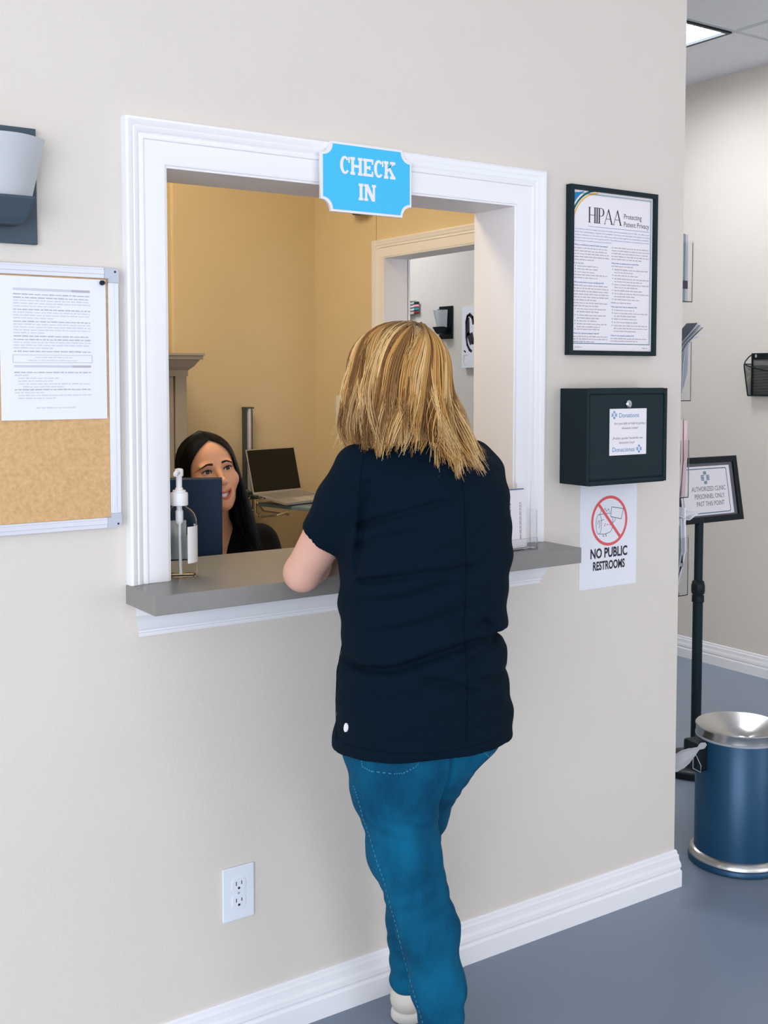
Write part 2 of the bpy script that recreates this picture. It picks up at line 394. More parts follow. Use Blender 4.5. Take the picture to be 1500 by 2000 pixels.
for k, (x, y) in enumerate([(0.57, -1.28), (2.40, -1.28), (-1.26, -3.11), (0.57, -3.72), (2.40, -3.72), (4.23, -1.28)]):
    ceiling_light(x-.293, x+.293, y-.293, y+.293, 'lit ceiling light panel overhead in the waiting room, outside the picture', black=False)
ceiling_light(3.619, 4.205, 4.212, 4.798, 'lit ceiling light panel deep in the hall, above the picture', 'hallled', black=False)
# warm light of the office
t = thing('office_light', 'warm ceiling lamp of the office, above the picture', 'ceiling light', (0.95, 1.05, CEIL))
MB().box(-.6, .6, -.3, .3, -.06, 0).build('housing', 'white', t)
MB().box(-.57, .57, -.27, .27, -.066, -.06).build('diffuser', 'warmled', t)

# ================================================================ COUNTER AND WHAT STANDS ON IT
q = MB(); q.box(0.876, 2.043, -0.155, 0, 1.05, 1.09); q.box(OX0, OX1, 0, 0.262, 1.05, 1.09)
tag(q.build('counter_shelf', 'lam', bevel=0.0015), 'grey laminate counter shelf of the check-in window with a white moulding under it', 'counter')

# hand sanitizer
t = thing('sanitizer_bottle', 'clear pump bottle of hand sanitizer on the counter by the window frame', 'bottle', (1.012, 0.028, 1.0901), (0, 0, math.radians(20)))
R_ = .0385
prof = [(.030,0),(.0365,.002),(R_,.008),(R_,.115),(.0375,.128),(.033,.140),(.025,.149),(.0165,.154),(.0150,.157),(.0150,.166)]
inner = [(r-.0016 if r > .02 else r-.0014, z+(.002 if i < 3 else 0)) for i, (r, z) in enumerate(prof)]
b = MB(); b.lathe(prof + inner[::-1], 56, close=False); b.add([], [])
bo = b.build('bottle', 'glass', t, smooth=True)
liq = [(0.0,.0025),(.028,.0025),(.0345,.005),(.0367,.010),(.0367,.088),(0,.088)]
MB().lathe(liq, 48).build('gel', 'liquid', bo, smooth=True)
def labelpatch(a0, a1, z0, z1, r, m, nm, par):
    q = MB(); n = 18; vs = []
    for z in (z0, z1):
        for k in range(n+1):
            a = math.radians(a0+(a1-a0)*k/n); vs.append((r*math.cos(a), r*math.sin(a), z))
    q.add(vs, [(k, k+1, k+n+2, k+n+1) for k in range(n)]); return q.build(nm, m, par, smooth=True)
lf = labelpatch(-108, -8, .034, .114, R_+.0004, 'label', 'front_label', bo)
labelpatch(24, 130, .034, .120, R_+.0004, 'label', 'back_label', bo)
b = MB(); b.lathe([(.0185,.158),(.0192,.160),(.0192,.183),(.0180,.186),(.0140,.187),(.0140,.191),(.0085,.192),(.0085,.196)], 40)
pc = b.build('pump_collar', 'pump', t, smooth=True)
b = MB(); b.lathe([(.0066,.192),(.0066,.222),(.0078,.224)], 28)
hd = Matrix.Rotation(math.radians(-60), 4, 'Z')
q2 = MB(); q2.lathe([(.0090,.222),(.0096,.224),(.0096,.234),(.0085,.2375),(.004,.239),(0,.239)], 32)
q2.tube([(0,0,.231),(0,-.014,.231),(0,-.026,.2295),(0,-.030,.226)], [.0062,.006,.0052,.0044], 12)
b.add([hd @ Vector(v) for v in q2.v], q2.f)
b.build('pump_head', 'pump', t, smooth=True)
b = MB(); b.lathe([(.0062,.118),(.0062,.158)], 20); b.lathe([(.0075,.120),(.0085,.122),(.0085,.145),(.0075,.147)], 20); b.tube([(0,0,.158),(.001,0,.08),(.004,.002,.006)], .0033, 10)
b.build('dip_tube', 'pump', bo, smooth=True)

# acrylic leaflet holder on the counter's right end
t = thing('leaflet_holder', 'clear acrylic holder full of printed leaflets on the right end of the counter', 'leaflet holder', (1.845, -0.062, 1.0901), (0, 0, math.radians(3)))
q = MB(); hw = .096
q.box(-hw, hw, .036, .039, 0, .162); q.box(-hw, hw, -.042, -.039, 0, .028); q.box(-hw, hw, -.042, .039, 0, .003)
q.box(-hw, -hw+.003, -.039, .036, .003, .098); q.box(hw-.003, hw, -.039, .036, .003, .098)
q.build('acrylic_stand', 'acr', t)
def leaflet(x, y, h, wd, lab, m='paper2', back='inkblue', lean=0.0, grp='leaflets in the acrylic holder', text=True):
    t = thing('leaflet', lab, 'leaflet', (x, y, 1.0935), (math.radians(-lean), 0, math.radians(3)), grp)
    MB().box(-wd/2, wd/2, -.0014, .0014, 0, h).build('sheets', m, t)
    if text:
        q = MB()
        for k in range(12):                              # print turned on its side
            xx = -wd/2+.012+k*(wd-.02)/12; z = .022
            L_ = h-.02-(.01 if k % 3 else .03)
            if k in (9, 10): continue
            while z < L_:
                d_ = rng.uniform(.004, .012); q.sheet(xx, xx+.0022, z, min(z+d_, L_), -.0016); z += d_+.0022
        q.sheet(wd/2-.014, wd/2-.0134, .02, h-.03, -.0016)
        q.build('text', 'inkmid', t)
    return t
leaflet(1.838, -.086, .1455, .155, 'white printed leaflet at the front of the acrylic holder', lean=1.5)
for k in range(3):
    leaflet(1.848+.003*k, -.076+.007*k, .147-.001*k, .160, 'white leaflet tucked behind the front one in the acrylic holder', text=False, lean=1.0)
for k in range(2):
    t2 = thing('booklet', 'blue edged booklet at the back of the acrylic holder on the counter', 'booklet', (1.856, -.052+.010*k, 1.0935), (math.radians(-1), 0, math.radians(3)), 'blue booklets in the acrylic holder')
    MB().box(-.078, .078, -.003, .003, 0, .146-.002*k).build('pages', 'paper2', t2)
    MB().box(-.079, .0815, -.0042, -.003, 0, .147-.002*k).build('cover', 'booklet_blue' if 'booklet_blue' in M else 'inkblue', t2)

# ================================================================ SIGNS AND FITTINGS ON THE FRONT WALL
# CHECK IN sign
t = thing('check_in_sign', 'sky blue CHECK IN sign with scooped corners on the window casing', 'sign', (1.466, -0.0295, 1.987))
def scoop(hw, hh, r, n=8):
    p = []
    for cx, cz, a0 in ((hw, -hh, 180), (hw, hh, 270), (-hw, hh, 0), (-hw, -hh, 90)):
        for k in range(n+1):
            a = math.radians(a0 - 90*k/n); p.append((cx + r*math.cos(a), cz + r*math.sin(a)))
    return p
MB().prism(scoop(.126, .0795, .0265), -.002, .0055).build('board', 'signwhite', t)
MB().prism(scoop(.1205, .0740, .0265), -.0032, -.002).build('face', 'sky', t)
q = MB(); wd_ = {'C':.92, 'H':1.16, 'E':.98, 'K':1.12, 'I':.5, 'N':1.12}
glyphs(q, 'CHECK', -.076, .078, .008, .0405, -.0036, .27, .155, .085, wd_, .06)
glyphs(q, 'IN', -.025, .023, -.0485, .0385, -.0036, .27, .155, .085, wd_, .07)
q.build('lettering', 'signwhite', t)

# framed privacy poster
t = thing('privacy_poster', 'black framed patient privacy poster with HIPAA heading on the cream wall', 'poster', (2.289, 0, 1.815))
hw, hh = .167, .2275; fw = .0125
q = MB()
for a in ((-hw, -hw+fw, -hh, hh), (hw-fw, hw, -hh, hh), (-hw+fw, hw-fw, hh-fw, hh), (-hw+fw, hw-fw, -hh, -hh+fw)): q.box(a[0], a[1], -.020, -.0005, a[2], a[3])
q.build('frame', 'blackmet', t)
pw, ph = hw-fw, hh-fw
MB().box(-pw, pw, -.011, -.004, -ph, ph).build('sheet', 'paper2', t)
Y = -.0113
q = MB(); e = .006
for o_, th_ in ((e, .0012), (e+.0025, .0009)):
    x0, x1, z0, z1 = -pw+(.0005 if o_ > e else .0002), pw-o_, -ph+.016+o_*.4, ph-o_
    q.sheet(x0, x1, z1-th_, z1, Y); q.sheet(x1-th_, x1, z0, z1, Y); q.sheet(x0, x1, z0, z0+th_, Y)
q.build('border', 'teal', t)
q = MB(); cxx, czz = -pw+.105, ph-.105
def swoosh(mb, r0, r1, y, mi, a0=98, a1=172, kx=1.25):
    ring(mb, -pw+.098, ph-.100, r0, r1, y, 24, mi, a0, a1, 1.0)
swoosh(q, .094, .0985, Y, 0, 92, 178); q.build('yellow_swoosh', 'yellow', t)
q = MB(); swoosh(q, .1010, .1065, Y-.0001, 0, 96, 174); q.build('green_swoosh', 'green', t)
q = MB(); arcp = arc(-pw+.098, ph-.100, .1115, .1115, 118, 152, 12)
q.add([(-pw+.001, Y-.0002, ph-e-.004)] + [(x, Y-.0002, z) for x, z in arcp], [(0, k, k+1) for k in range(1, 13)]); q.build('corner_patch', 'logo', t)
q = MB(); glyphs(q, 'HIPAA', -.095, .033, ph-.084, .042, Y, .13, .035, .06, {'H':.82,'I':.3,'P':.64,'A':.98}, -.02)
fitline(q, 'Protecting', .041, .110, ph-.064, .0145, Y); fitline(q, 'Patient Privacy', .041, .140, ph-.0855, .0145, Y)
q.build('heading', 'inkdark', t)
q = MB(); q.sheet(-.095, .141, ph-.0945, ph-.0935, Y)
for k in range(5): fitline(q, ['In accordance with the Health Insurance Portability and Accountability Act of 1996, our office must', 'ensure the confidentiality, integrity and availability of all the protected health information it creates,', 'receives, maintains or transmits. Our office must also protect against any reasonably anticipated', 'threats to the security and integrity of PHI. The following information and guidelines provide', 'the information needed to properly handle PHI.'][k], -.147, (.140, .143, .139, .141, -.005)[k], ph-.1045-.0078*k, .0034, Y, 0)
LT = ['What is considered protected health information?', 'Who is authorized to access confidential PHI?', 'What is the "minimum necessary" standard?']
RT = ['What rights do patients have to their PHI?', 'What steps must I take to safeguard PHI?', 'What if I use someone violates PHI?']
for s_, z in zip(LT, (ph-.147, ph-.2475, ph-.385)): fitline(q, s_, -.146, (-.020, -.034, -.050)[LT.index(s_)], z, .0038, Y, .0001)
for s_, z in zip(RT, (ph-.190, ph-.3095, ph-.389)): fitline(q, s_, -.006, (.100, .096, .086)[RT.index(s_)], z, .0038, Y, .0001)
q.build('blue_lettering', 'inkblue', t)
q = MB(); dots = MB()
def para(x0, x1, z, nl, bullet=False, pitch=.0078):
    for k in range(nl):
        wordline(q, x0+(.012 if bullet else 0), x1, z-pitch*k, .0043, Y, 0, 1 if k < nl-1 else rng.uniform(.55, .85))
    if bullet: dots.sheet(x0+.004, x0+.0066, z+.0006, z+.0034, Y)
para(-.146, -.016, ph-.1555, 5); para(-.146, -.09, ph-.1965, 1)
for z in (.204, .212, .220): para(-.146, -.022, ph-z, 1, True)
para(-.146, -.020, ph-.2275, 2); para(-.146, -.016, ph-.256, 6); para(-.146, -.02, ph-.303, 2)
for z, n_ in ((.319, 2), (.336, 2), (.3515, 1), (.3595, 2), (.374, 1)): para(-.146, -.022, ph-z, n_, True)
para(-.146, -.018, ph-.3935, 3, pitch=.007)
para(-.006, .142, ph-.1475, 5); para(-.006, .13, ph-.198, 1)
for z, n_ in ((.207, 2), (.223, 1), (.232, 2), (.248, 2), (.2645, 1), (.273, 2), (.289, 1)): para(-.006, .142, ph-z, n_, True)
para(-.006, .135, ph-.2985, 1)
for z, n_ in ((.3185, 1), (.327, 2), (.343, 1), (.352, 1), (.361, 3)): para(-.006, .138, ph-z, n_, True)
para(-.006, .138, ph-.397, 2, pitch=.007)
wordline(q, -.14, -.115, -ph+.008, .004, Y); wordline(q, .118, .143, -ph+.008, .004, Y)
q.build('body_text', 'ink', t); dots.build('bullet_dots', 'teal', t)

# donation box
t = thing('donation_box', 'black steel donation box hung on the cream wall under the framed poster', 'donation box', (2.2595, 0, 1.369))
hw, hh, dp = .1525, .1285, .100
q = MB(); q.box(-hw, hw, -dp+.0015, -.0005, -hh, hh); q.build('body', 'blackmet', t, bevel=.0015)
q = MB()
for a in ((-hw, -hw+.010, -hh, hh), (hw-.012, hw, -hh, hh), (-hw+.010, hw-.012, hh-.014, hh), (-hw+.010, hw-.012, -hh, -hh+.012)): q.box(a[0], a[1], -dp-.004, -dp+.0015, a[2], a[3])
q.build('rim', 'blackmet', t, bevel=.001)
d_ = MB().box(-hw+.0125, hw-.0145, -dp-.003, -dp+.0015, -hh+.0155, hh-.0165).build('door', 'blackmet', t, bevel=.0012)
q = MB()
for k in range(26): q.tube([(-hw+.014+k*.0106, -dp-.0025, -hh+.0140), (-hw+.0236+k*.0106, -dp-.0025, -hh+.0140)], .0016, 6)
q.build('hinge', 'blackmet', d_)
q = MB(); q.lathe([(.0105,0),(.0105,.004),(.0085,.006),(.006,.0065),(0,.0065)], 32)
lk = MB(); lk.add([(v[0], -dp-.003-v[2], v[1]+.0865) for v in q.v], q.f); lk.build('lock', 'chrome', d_, smooth=True)
kb = MB(); kb.box(-.0035, .0035, -dp-.0098, -dp-.0094, .0859, .0871); kb.build('keyhole', 'slot', d_)
tag(MB().box(2.190, 2.330, -.1041, -.1032, 1.318, 1.443).build('donation_card', 'paper2'), 'small white donations card in English and Spanish on the black box door', 'card')
cardo = bpy.data.objects['donation_card']
Y = -.1043
q = MB(); crosslogo(q, 2.2065, 1.4265, .022, Y); crosslogo(q, 2.302, 1.3335, .022, Y)
fitline(q, 'Donations', 2.225, 2.300, 1.4195, .0125, Y); fitline(q, 'Donaciones', 2.201, 2.285, 1.3275, .0125, Y); q.build('blue_lettering', 'logo', cardo)
q = MB(); fitline(q, 'Are you able to help by giving a', 2.207, 2.3275, 1.4005, .0066, Y); fitline(q, 'donation today?', 2.236, 2.298, 1.3880, .0066, Y)
fitline(q, '¿Puedes ayudar haciendo una', 2.201, 2.316, 1.3610, .0066, Y); fitline(q, 'donación hoy?', 2.226, 2.284, 1.3490, .0066, Y); q.build('grey_lettering', 'inkmid', cardo)

# restroom notice
t = tag(MB().box(2.1835, 2.405, -.0016, -.0004, .9385, 1.2395).build('restroom_notice', 'paper'), 'white paper notice reading NO PUBLIC RESTROOMS taped below the black box', 'notice')
Y = -.0019
q = MB(); ring(q, 2.2965, 1.1255, .0625, .0705, Y-.0002, 64, kx=1.0); stroke(q, [(2.2535, 1.1745), (2.3395, 1.0765)], .0085, Y-.0003); q.build('prohibition_ring', 'red', t)
q = MB(); fitline(q, 'NO PUBLIC', 2.2245, 2.3685, 1.0235, .0275, Y, .0012); fitline(q, 'RESTROOMS', 2.2345, 2.3590, .9895, .0245, Y, .0011); q.build('lettering', 'inkdark', t)
q = MB(); lw = .0013
stroke(q, arc(2.2555, 1.118, .0105, .0275, 0, 360, 24), lw, Y); stroke(q, arc(2.2555, 1.118, .004, .010, -100, 180, 14), lw, Y)
stroke(q, [(2.2575, 1.1453), (2.300, 1.1465)], lw, Y); stroke(q, [(2.258, 1.0905), (2.280, 1.089), (2.297, 1.0925)] + arc(2.297, 1.119, .0125, .0265, -90, 40, 10), lw, Y)
stroke(q, [(2.259, 1.1455), (2.266, 1.159), (2.272, 1.152), (2.279, 1.161), (2.285, 1.152), (2.292, 1.160), (2.297, 1.150)], lw, Y)
stroke(q, [(2.305, 1.1640), (2.3515, 1.1560), (2.3425, 1.1275), (2.3015, 1.1365), (2.305, 1.1640)], lw*1.2, Y)
stroke(q, [(2.309, 1.118), (2.317, 1.123), (2.320, 1.132)], lw, Y); stroke(q, [(2.262, 1.128), (2.2745, 1.130)], lw, Y)
for x in (2.2725, 2.2835): stroke(q, [(x, 1.089), (x, 1.083), (x+.003, 1.083)], lw*1.3, Y)
ring(q, 2.281, 1.118, 0, .0014, Y, 10); ring(q, 2.298, 1.119, 0, .0014, Y, 10); stroke(q, arc(2.2895, 1.1165, .003, .002, 200, 340, 6), lw*.8, Y)
q.build('line_drawing', 'inkdark', t)
q = MB(); ring(q, 2.278, 1.113, 0, .0028, Y, 12); ring(q, 2.300, 1.114, 0, .0028, Y, 12); q.build('pink_dots', 'pink', t)

# cork board with aluminium frame, notice and pin
t = thing('cork_board', 'cork notice board in an aluminium frame left of the window', 'notice board', (0.541, 0, 1.484))
hw, hh = .322, .268; fw = .022
MB().box(-hw+fw, hw-fw, -.010, -.001, -hh+fw, hh-fw).build('cork_panel', 'cork', t)
q = MB(); R5 = .030
for a in ((-hw, -hw+fw, -hh+R5, hh-R5), (hw-fw, hw, -hh+R5, hh-R5), (-hw+R5, hw-R5, hh-fw, hh), (-hw+R5, hw-R5, -hh, -hh+fw)):
    q.box(a[0], a[1], -.016, -.0008, a[2], a[3])
    if a[3]-a[2] > a[1]-a[0]: q.box(a[0]+.004, a[1]-.009, -.0172, -.016, a[2], a[3])
    else: q.box(a[0], a[1], -.0172, -.016, a[2]+.008, a[3]-.004)
q.build('frame', 'alu', t, bevel=.001)
for sx in (-1, 1):
    for sz in (-1, 1):
        c0 = [(hw-R5, hh-R5*0.75-.0075), (hw, hh-R5), (hw, hh-.008), (hw-.002, hh-.003), (hw-.008, hh), (hw-R5, hh)]
        c0 = [(hw-R5, hh-fw), (hw-fw, hh-fw), (hw-fw, hh-R5), (hw, hh-R5), (hw, hh-.009), (hw-.003, hh-.003), (hw-.009, hh), (hw-R5, hh)]
        p = [(sx*x, sz*z) for x, z in c0]
        if sx*sz < 0: p = p[::-1]
        co = MB().prism(p, -.0185, -.0008).build('corner_cap', 'corner', t)
        sc = MB(); ring(sc, sx*(hw-.008), sz*(hh-.008), 0, .0024, -.0188, 12); sc.build('screw', 'slot', co)
t = tag(MB().box(.6215, .8365, -.0130, -.0122, 1.443, 1.727).build('posted_notice', 'paper'), 'white printed notice pinned over the upper half of the cork board', 'notice')
Y = -.0133
q = MB(); q2 = MB()
q.sheet(.648, .803, 1.699, 1.7038, Y); q.sheet(.648, .803, 1.5475, 1.552, Y)
q2.sheet(.765, .803, 1.699, 1.7038, Y-.0001); q2.sheet(.765, .803, 1.5475, 1.552, Y-.0001)
z = 1.6905
for nl in (1, 4, 4, 5, 1, 4, 1):
    for k in range(nl):
        wordline(q if k else q2, .648, .803, z, .0034, Y, 0, 1 if nl == 1 or k < nl-1 else rng.uniform(.3, .7)); z -= .0056
    z -= .0010
stroke(q2, [(.646, 1.5720), (.806, 1.5725), (.806, 1.5575), (.646, 1.5570), (.646, 1.5720)], .0009, Y)
wordline(q, .69, .765, 1.5665, .003, Y); wordline(q, .676, .775, 1.5605, .003, Y)
z = 1.5365
for x0, f in ((.648, 1), (.648, .2), (.655, .55), (.655, .5), (.655, 1), (.665, .6), (.648, 1), (.648, .4), (.655, 1), (.655, .5)):
    wordline(q2 if f == 1 and x0 == .648 else q, x0, .803, z, .0033, Y, 0, f); z -= .0057
wordline(q, .69, .77, 1.466, .003, Y)
q.build('pale_lettering', 'inkpale', t); q2.build('grey_lettering', 'ink', t)
pin = MB().lathe([(.0010,-.008),(.0012,0),(.0048,.001),(.0052,.0025),(.0040,.0055),(.0036,.0075),(.0046,.009),(.0040,.0105),(0,.011)], 24)
q = MB(); q.add([(v[0]+.8275, -.0142-v[2], v[1]+1.7205) for v in pin.v], pin.f)
tag(q.build('push_pin', 'black', smooth=True), 'black push pin in the top corner of the posted notice', 'push pin')

# wall sconces
def sconce(label, loc, rot, m='slate'):
    t = thing('wall_sconce', label, 'wall lamp', loc, rot, 'dark wall sconces with frosted shades')
    MB().box(-.074, .074, -.012, -.0005, -.113, .113).build('back_plate', m, t, bevel=.001)
    # lower bracket: deep tray tapering down
    q = MB(); prof = [(-.012, -.082), (-.060, -.082), (-.070, -.070), (-.090, -.030), (-.012, -.030)]; vs = []
    for (yy, zz), wd in zip(prof, (.028, .031, .040, .053, .053)): vs += [(-wd, yy, zz), (wd, yy, zz)]
    n = 5
    q.add(vs, [tuple(2*i for i in range(n)), tuple(2*i+1 for i in range(n-1, -1, -1))] + [(2*i, 2*i+1, 2*((i+1) % n)+1, 2*((i+1) % n)) for i in range(n)])
    q.build('lamp_body', m, t, bevel=.006, segs=3)
    MB().box(-.030, .030, -.060, -.012, .078, .092).build('top_arm', m, t, bevel=.002)
    # frosted glass: bowed sheet, wide at the top, leaning outwards
    q = MB(); n = 14; vs = []
    for lay in (0, .005):
        for j in range(9):
            v = j/8; z = -.034 + v*.118; hw_ = .053 + .025*v; yo = -.072 - .028*v
            for k in range(n+1):
                u = -1 + 2*k/n; vs.append((u*hw_, yo + .050*u*u*(.55+.3*v) + lay, z))
    m_ = (n+1)*9; fs = []
    for j in range(8):
        for k in range(n):
            a = j*(n+1)+k; fs.append((a, a+1, a+n+2, a+n+1)); fs.append((a+m_, a+n+1+m_, a+n+2+m_, a+1+m_))
    for k in range(n):
        fs.append((k, k+m_, k+1+m_, k+1)); a = 8*(n+1)+k; fs.append((a, a+1, a+1+m_, a+m_))
    for j in range(8):
        a = j*(n+1); fs.append((a, a+n+1, a+n+1+m_, a+m_)); a += n; fs.append((a, a+m_, a+n+1+m_, a+n+1))
    q.add(vs, fs); q.build('glass_shade', 'frost', t, smooth=True)
    return t
sconce('dark wall sconce with frosted glass above the cork board', (0.625, 0, 1.903), (0, 0, 0))
sconce('small backlit-black wall sconce with pale shade on the hall wall behind the second window', (XH, 4.045, 1.902), (0, 0, -PI/2), 'black')  # black stands in for backlit shade; same model as the slate one

# outlet
t = thing('wall_outlet', 'white double electrical outlet low on the cream wall', 'outlet', (1.1325, 0, .3585))
MB().box(-.040, .040, -.0055, -.0003, -.062, .062).build('cover_plate', 'outlet', t, bevel=.0025)
for sz in (-1, 1):
    cz = sz*.0195
    p = [(x, z+cz) for x, z in rrect(-.0168, .0168, -.0142, .0142, .008)]
    r_ = MB().prism(p, -.0072, -.0055).build('receptacle', 'outlet', t)
    q = MB(); q.sheet(-.0078, -.0056, cz-.0005, cz+.0085, -.0074); q.sheet(.0056, .0078, cz+.0005, cz+.0085, -.0074); ring(q, 0, cz-.0070, 0, .0030, -.0074, 14); q.build('slots', 'slot', r_)
q = MB(); ring(q, 0, 0, 0, .003, -.0057, 12); q.build('screw', 'alu', t)
# ================================================================ HALL
def loft_sheet(pts, y0, y1, th, n=1):
    """a leaf bent along pts (x, z), spanning y0..y1."""
    q = MB(); m_ = len(pts); vs = []
    for o_ in (0, th):
        for x, z in pts: vs += [(x+o_, y0, z), (x+o_, y1, z)]
    fs = []
    for k in range(m_-1):
        a = 2*k; fs += [(a, a+1, a+3, a+2), (a+2*m_, a+2+2*m_, a+3+2*m_, a+1+2*m_), (a, a+2, a+2+2*m_, a+2*m_), (a+1, a+1+2*m_, a+3+2*m_, a+3)]
    fs += [(0, 2*m_, 2*m_+1, 1), (2*m_-2, 2*m_-1, 4*m_-1, 4*m_-2)]
    return q.add(vs, fs)
M['mag'] = mat('pale magazine paper', s2l(206, 206, 212), 0.5)
M['maggrey'] = mat('grey green magazine cover', s2l(150, 160, 162), 0.5)
M['plum'] = mat('plum magazine band', s2l(74, 56, 84), 0.5)
M['rose'] = mat('pink brochure paper', s2l(232, 200, 200), 0.6)
M['maroon'] = mat('maroon brochure', s2l(120, 60, 76), 0.5)
M['darknavy'] = mat('dark navy brochure', s2l(30, 44, 70), 0.5)
M['greybro'] = mat('grey brochure', s2l(118, 122, 134), 0.5)
X0 = XC
HW0, HW1 = .028, .262
def holder(zb, h, dp, label, foot=True):
    t = thing('literature_holder', label, 'literature holder', (X0, 0, zb), group='clear literature holders on the wall corner')
    q = MB(); e = .0022
    q.box(0, e, HW0, HW1, 0, h+.012); q.box(dp-e, dp, HW0, HW1, 0, h); q.box(e, dp-e, HW0, HW1, 0, e)
    q.box(e, dp-e, HW0, HW0+e, e, h*.96); q.box(e, dp-e, HW1-e, HW1, e, h*.96)
    q.build('pocket', 'acr', t)
    return t
dp = .076
holder(1.750, .182, dp, 'topmost clear literature holder on the wall corner')
holder(1.456, .184, dp, 'clear literature holder second from the top, sheets fanning out of it')
holder(1.166, .180, dp-.004, 'clear literature holder with pink brochures beside the sign stand')
holder(0.870, .182, dp, 'lowest clear literature holder on the wall corner')
def leafy(nm, label, m, pts, th, cat='brochure', grp=None, y0=.034, y1=.25):
    return tag(loft_sheet(pts, y0, y1, th).build(nm, m), label, cat, grp)
# top: magazines
for k, (x, m_, h, th) in enumerate([(.006, 'mag', .196, .0075), (.0145, 'maggrey', .198, .0095), (.0246, 'mag', .196, .013), (.0382, 'maggrey', .197, .0095), (.0485, 'mag', .195, .011)]):
    z0 = 1.7532
    o = leafy('magazine', ['pale magazine nearest the wall in the top holder', 'grey green magazine second from the wall in the top holder', 'thick pale magazine in the middle of the top holder', 'grey green magazine behind the outermost in the top holder', 'pale magazine at the outside of the top holder'][k], m_, [(X0+x, z0), (X0+x, z0+h)], th, 'magazine', 'magazines in the top holder')
    MB().box(X0+x-.0002, X0+x+th+.0002, .0336, .2504, z0+.036, z0+.060).build('colour_band', 'plum', o)
# second: fanning sheets
for k, (m_, dx, dz) in enumerate([('darknavy', .105, .200), ('mag', .112, .197), ('greybro', .120, .194), ('mag', .127, .190), ('greybro', .133, .187)]):
    p = [(X0+.010+.004*k, 1.460), (X0+.010+.0045*k, 1.57), (X0+.014+.006*k, 1.600), (X0+.030+.007*k, 1.627), (X0+dx, 1.460+dz+.030)]
    leafy('brochure', ['dark topmost sheet', 'second pale sheet', 'grey sheet in the middle', 'fourth pale sheet', 'lowest grey sheet'][k] + ' of the bundle fanning out of the second holder', m_, p, .0016, grp='sheets fanning out of the second holder', y1=.075)
leafy('brochure', 'single white sheet drooping furthest out of the second holder', 'paper', [(X0+.040, 1.460), (X0+.046, 1.56), (X0+.054, 1.612), (X0+.085, 1.642), (X0+.165, 1.654)], .0016, grp='sheets fanning out of the second holder')
leafy('brochure', 'white sheet curled against the front of the second holder', 'paper', [(X0+.030, 1.460), (X0+.050, 1.50), (X0+.066, 1.54), (X0+.068, 1.632)], .0014, grp='sheets fanning out of the second holder')
# third: pink brochures
for k, (m_, x0, x1, x2, h, th) in enumerate([('darknavy', .004, .014, .006, .228, .004), ('maroon', .009, .020, .012, .226, .004), ('paper', .012, .028, .020, .230, .003), ('greybro', .016, .032, .024, .231, .004), ('rose', .022, .042, .036, .232, .014), ('greybro', .040, .050, .049, .232, .003), ('rose', .047, .054, .0535, .228, .015)]):
    z0 = 1.1695
    leafy('brochure', ['dark navy brochure nearest the wall', 'maroon brochure', 'thin white brochure', 'thin grey brochure', 'thick pink brochure in the middle', 'grey sheet between the pink brochures', 'outermost pink brochure'][k] + ' in the third holder', m_, [(X0+x0, z0), (X0+(x0*.6+x1*.4), z0+.045), (X0+x1, z0+.11), (X0+(x1+x2)/2, z0+.17), (X0+x2, z0+h)], th, grp='brochures in the third holder')
# lowest: papers and magazines bowed outwards
leafy('brochure', 'thick white stack of sheets bending far out over the lowest holder', 'paper', [(X0+.050, .874), (X0+.066, .96), (X0+.060, 1.05), (X0+.020, 1.108), (X0+.030, 1.116), (X0+.082, 1.096), (X0+.128, 1.118)][3:], .004, grp='papers in the lowest holder')
q = MB()
for k in range(10):
    q.add(loft_sheet([(X0+.004, 1.100+.0030*k), (X0+.040, 1.098+.0034*k), (X0+.088+.004*k, 1.093+.0042*k)], .036, .25-.002*k, .0012).v, loft_sheet([(0,0),(0,1),(0,2)], 0, 1, .1).f)
for k in range(10):
    o = loft_sheet([(X0+.004, 1.062+.0022*k), (X0+.020, 1.072+.0026*k), (X0+.058+.0050*k, 1.085+.0034*k)], .036, .25-.002*k, .0010)
    leafy_o = tag(o.build('brochure', 'paper'), 'white sheet in the loose pack spilling over the lowest holder', 'brochure', 'white sheets spilling over the lowest holder')
for k, (m_, a, bx, c, h, th) in enumerate([('paper', .002, .010, .030, .250, .003), ('maroon', .006, .020, .020, .160, .006), ('mag', .012, .030, .036, .225, .005), ('greybro', .016, .040, .034, .210, .006), ('mag', .020, .050, .046, .230, .004), ('darknavy', .016, .056, .052, .120, .003), ('paper', .024, .066, .062, .262, .005)]):
    z0 = .8735
    bo = [('white sheet nearest the wall', 'maroon leaflet', 'pale leaflet', 'grey leaflet', 'second pale leaflet', 'short navy leaflet', 'bowed white booklet at the front')[k] + ' in the lowest holder'][0]
    leafy('brochure', bo, m_, [(X0+a, z0), (X0+(a+bx)/2, z0+.06), (X0+bx, z0+.13 if h > .15 else z0+.09), (X0+c, z0+h)], th, grp='papers in the lowest holder')

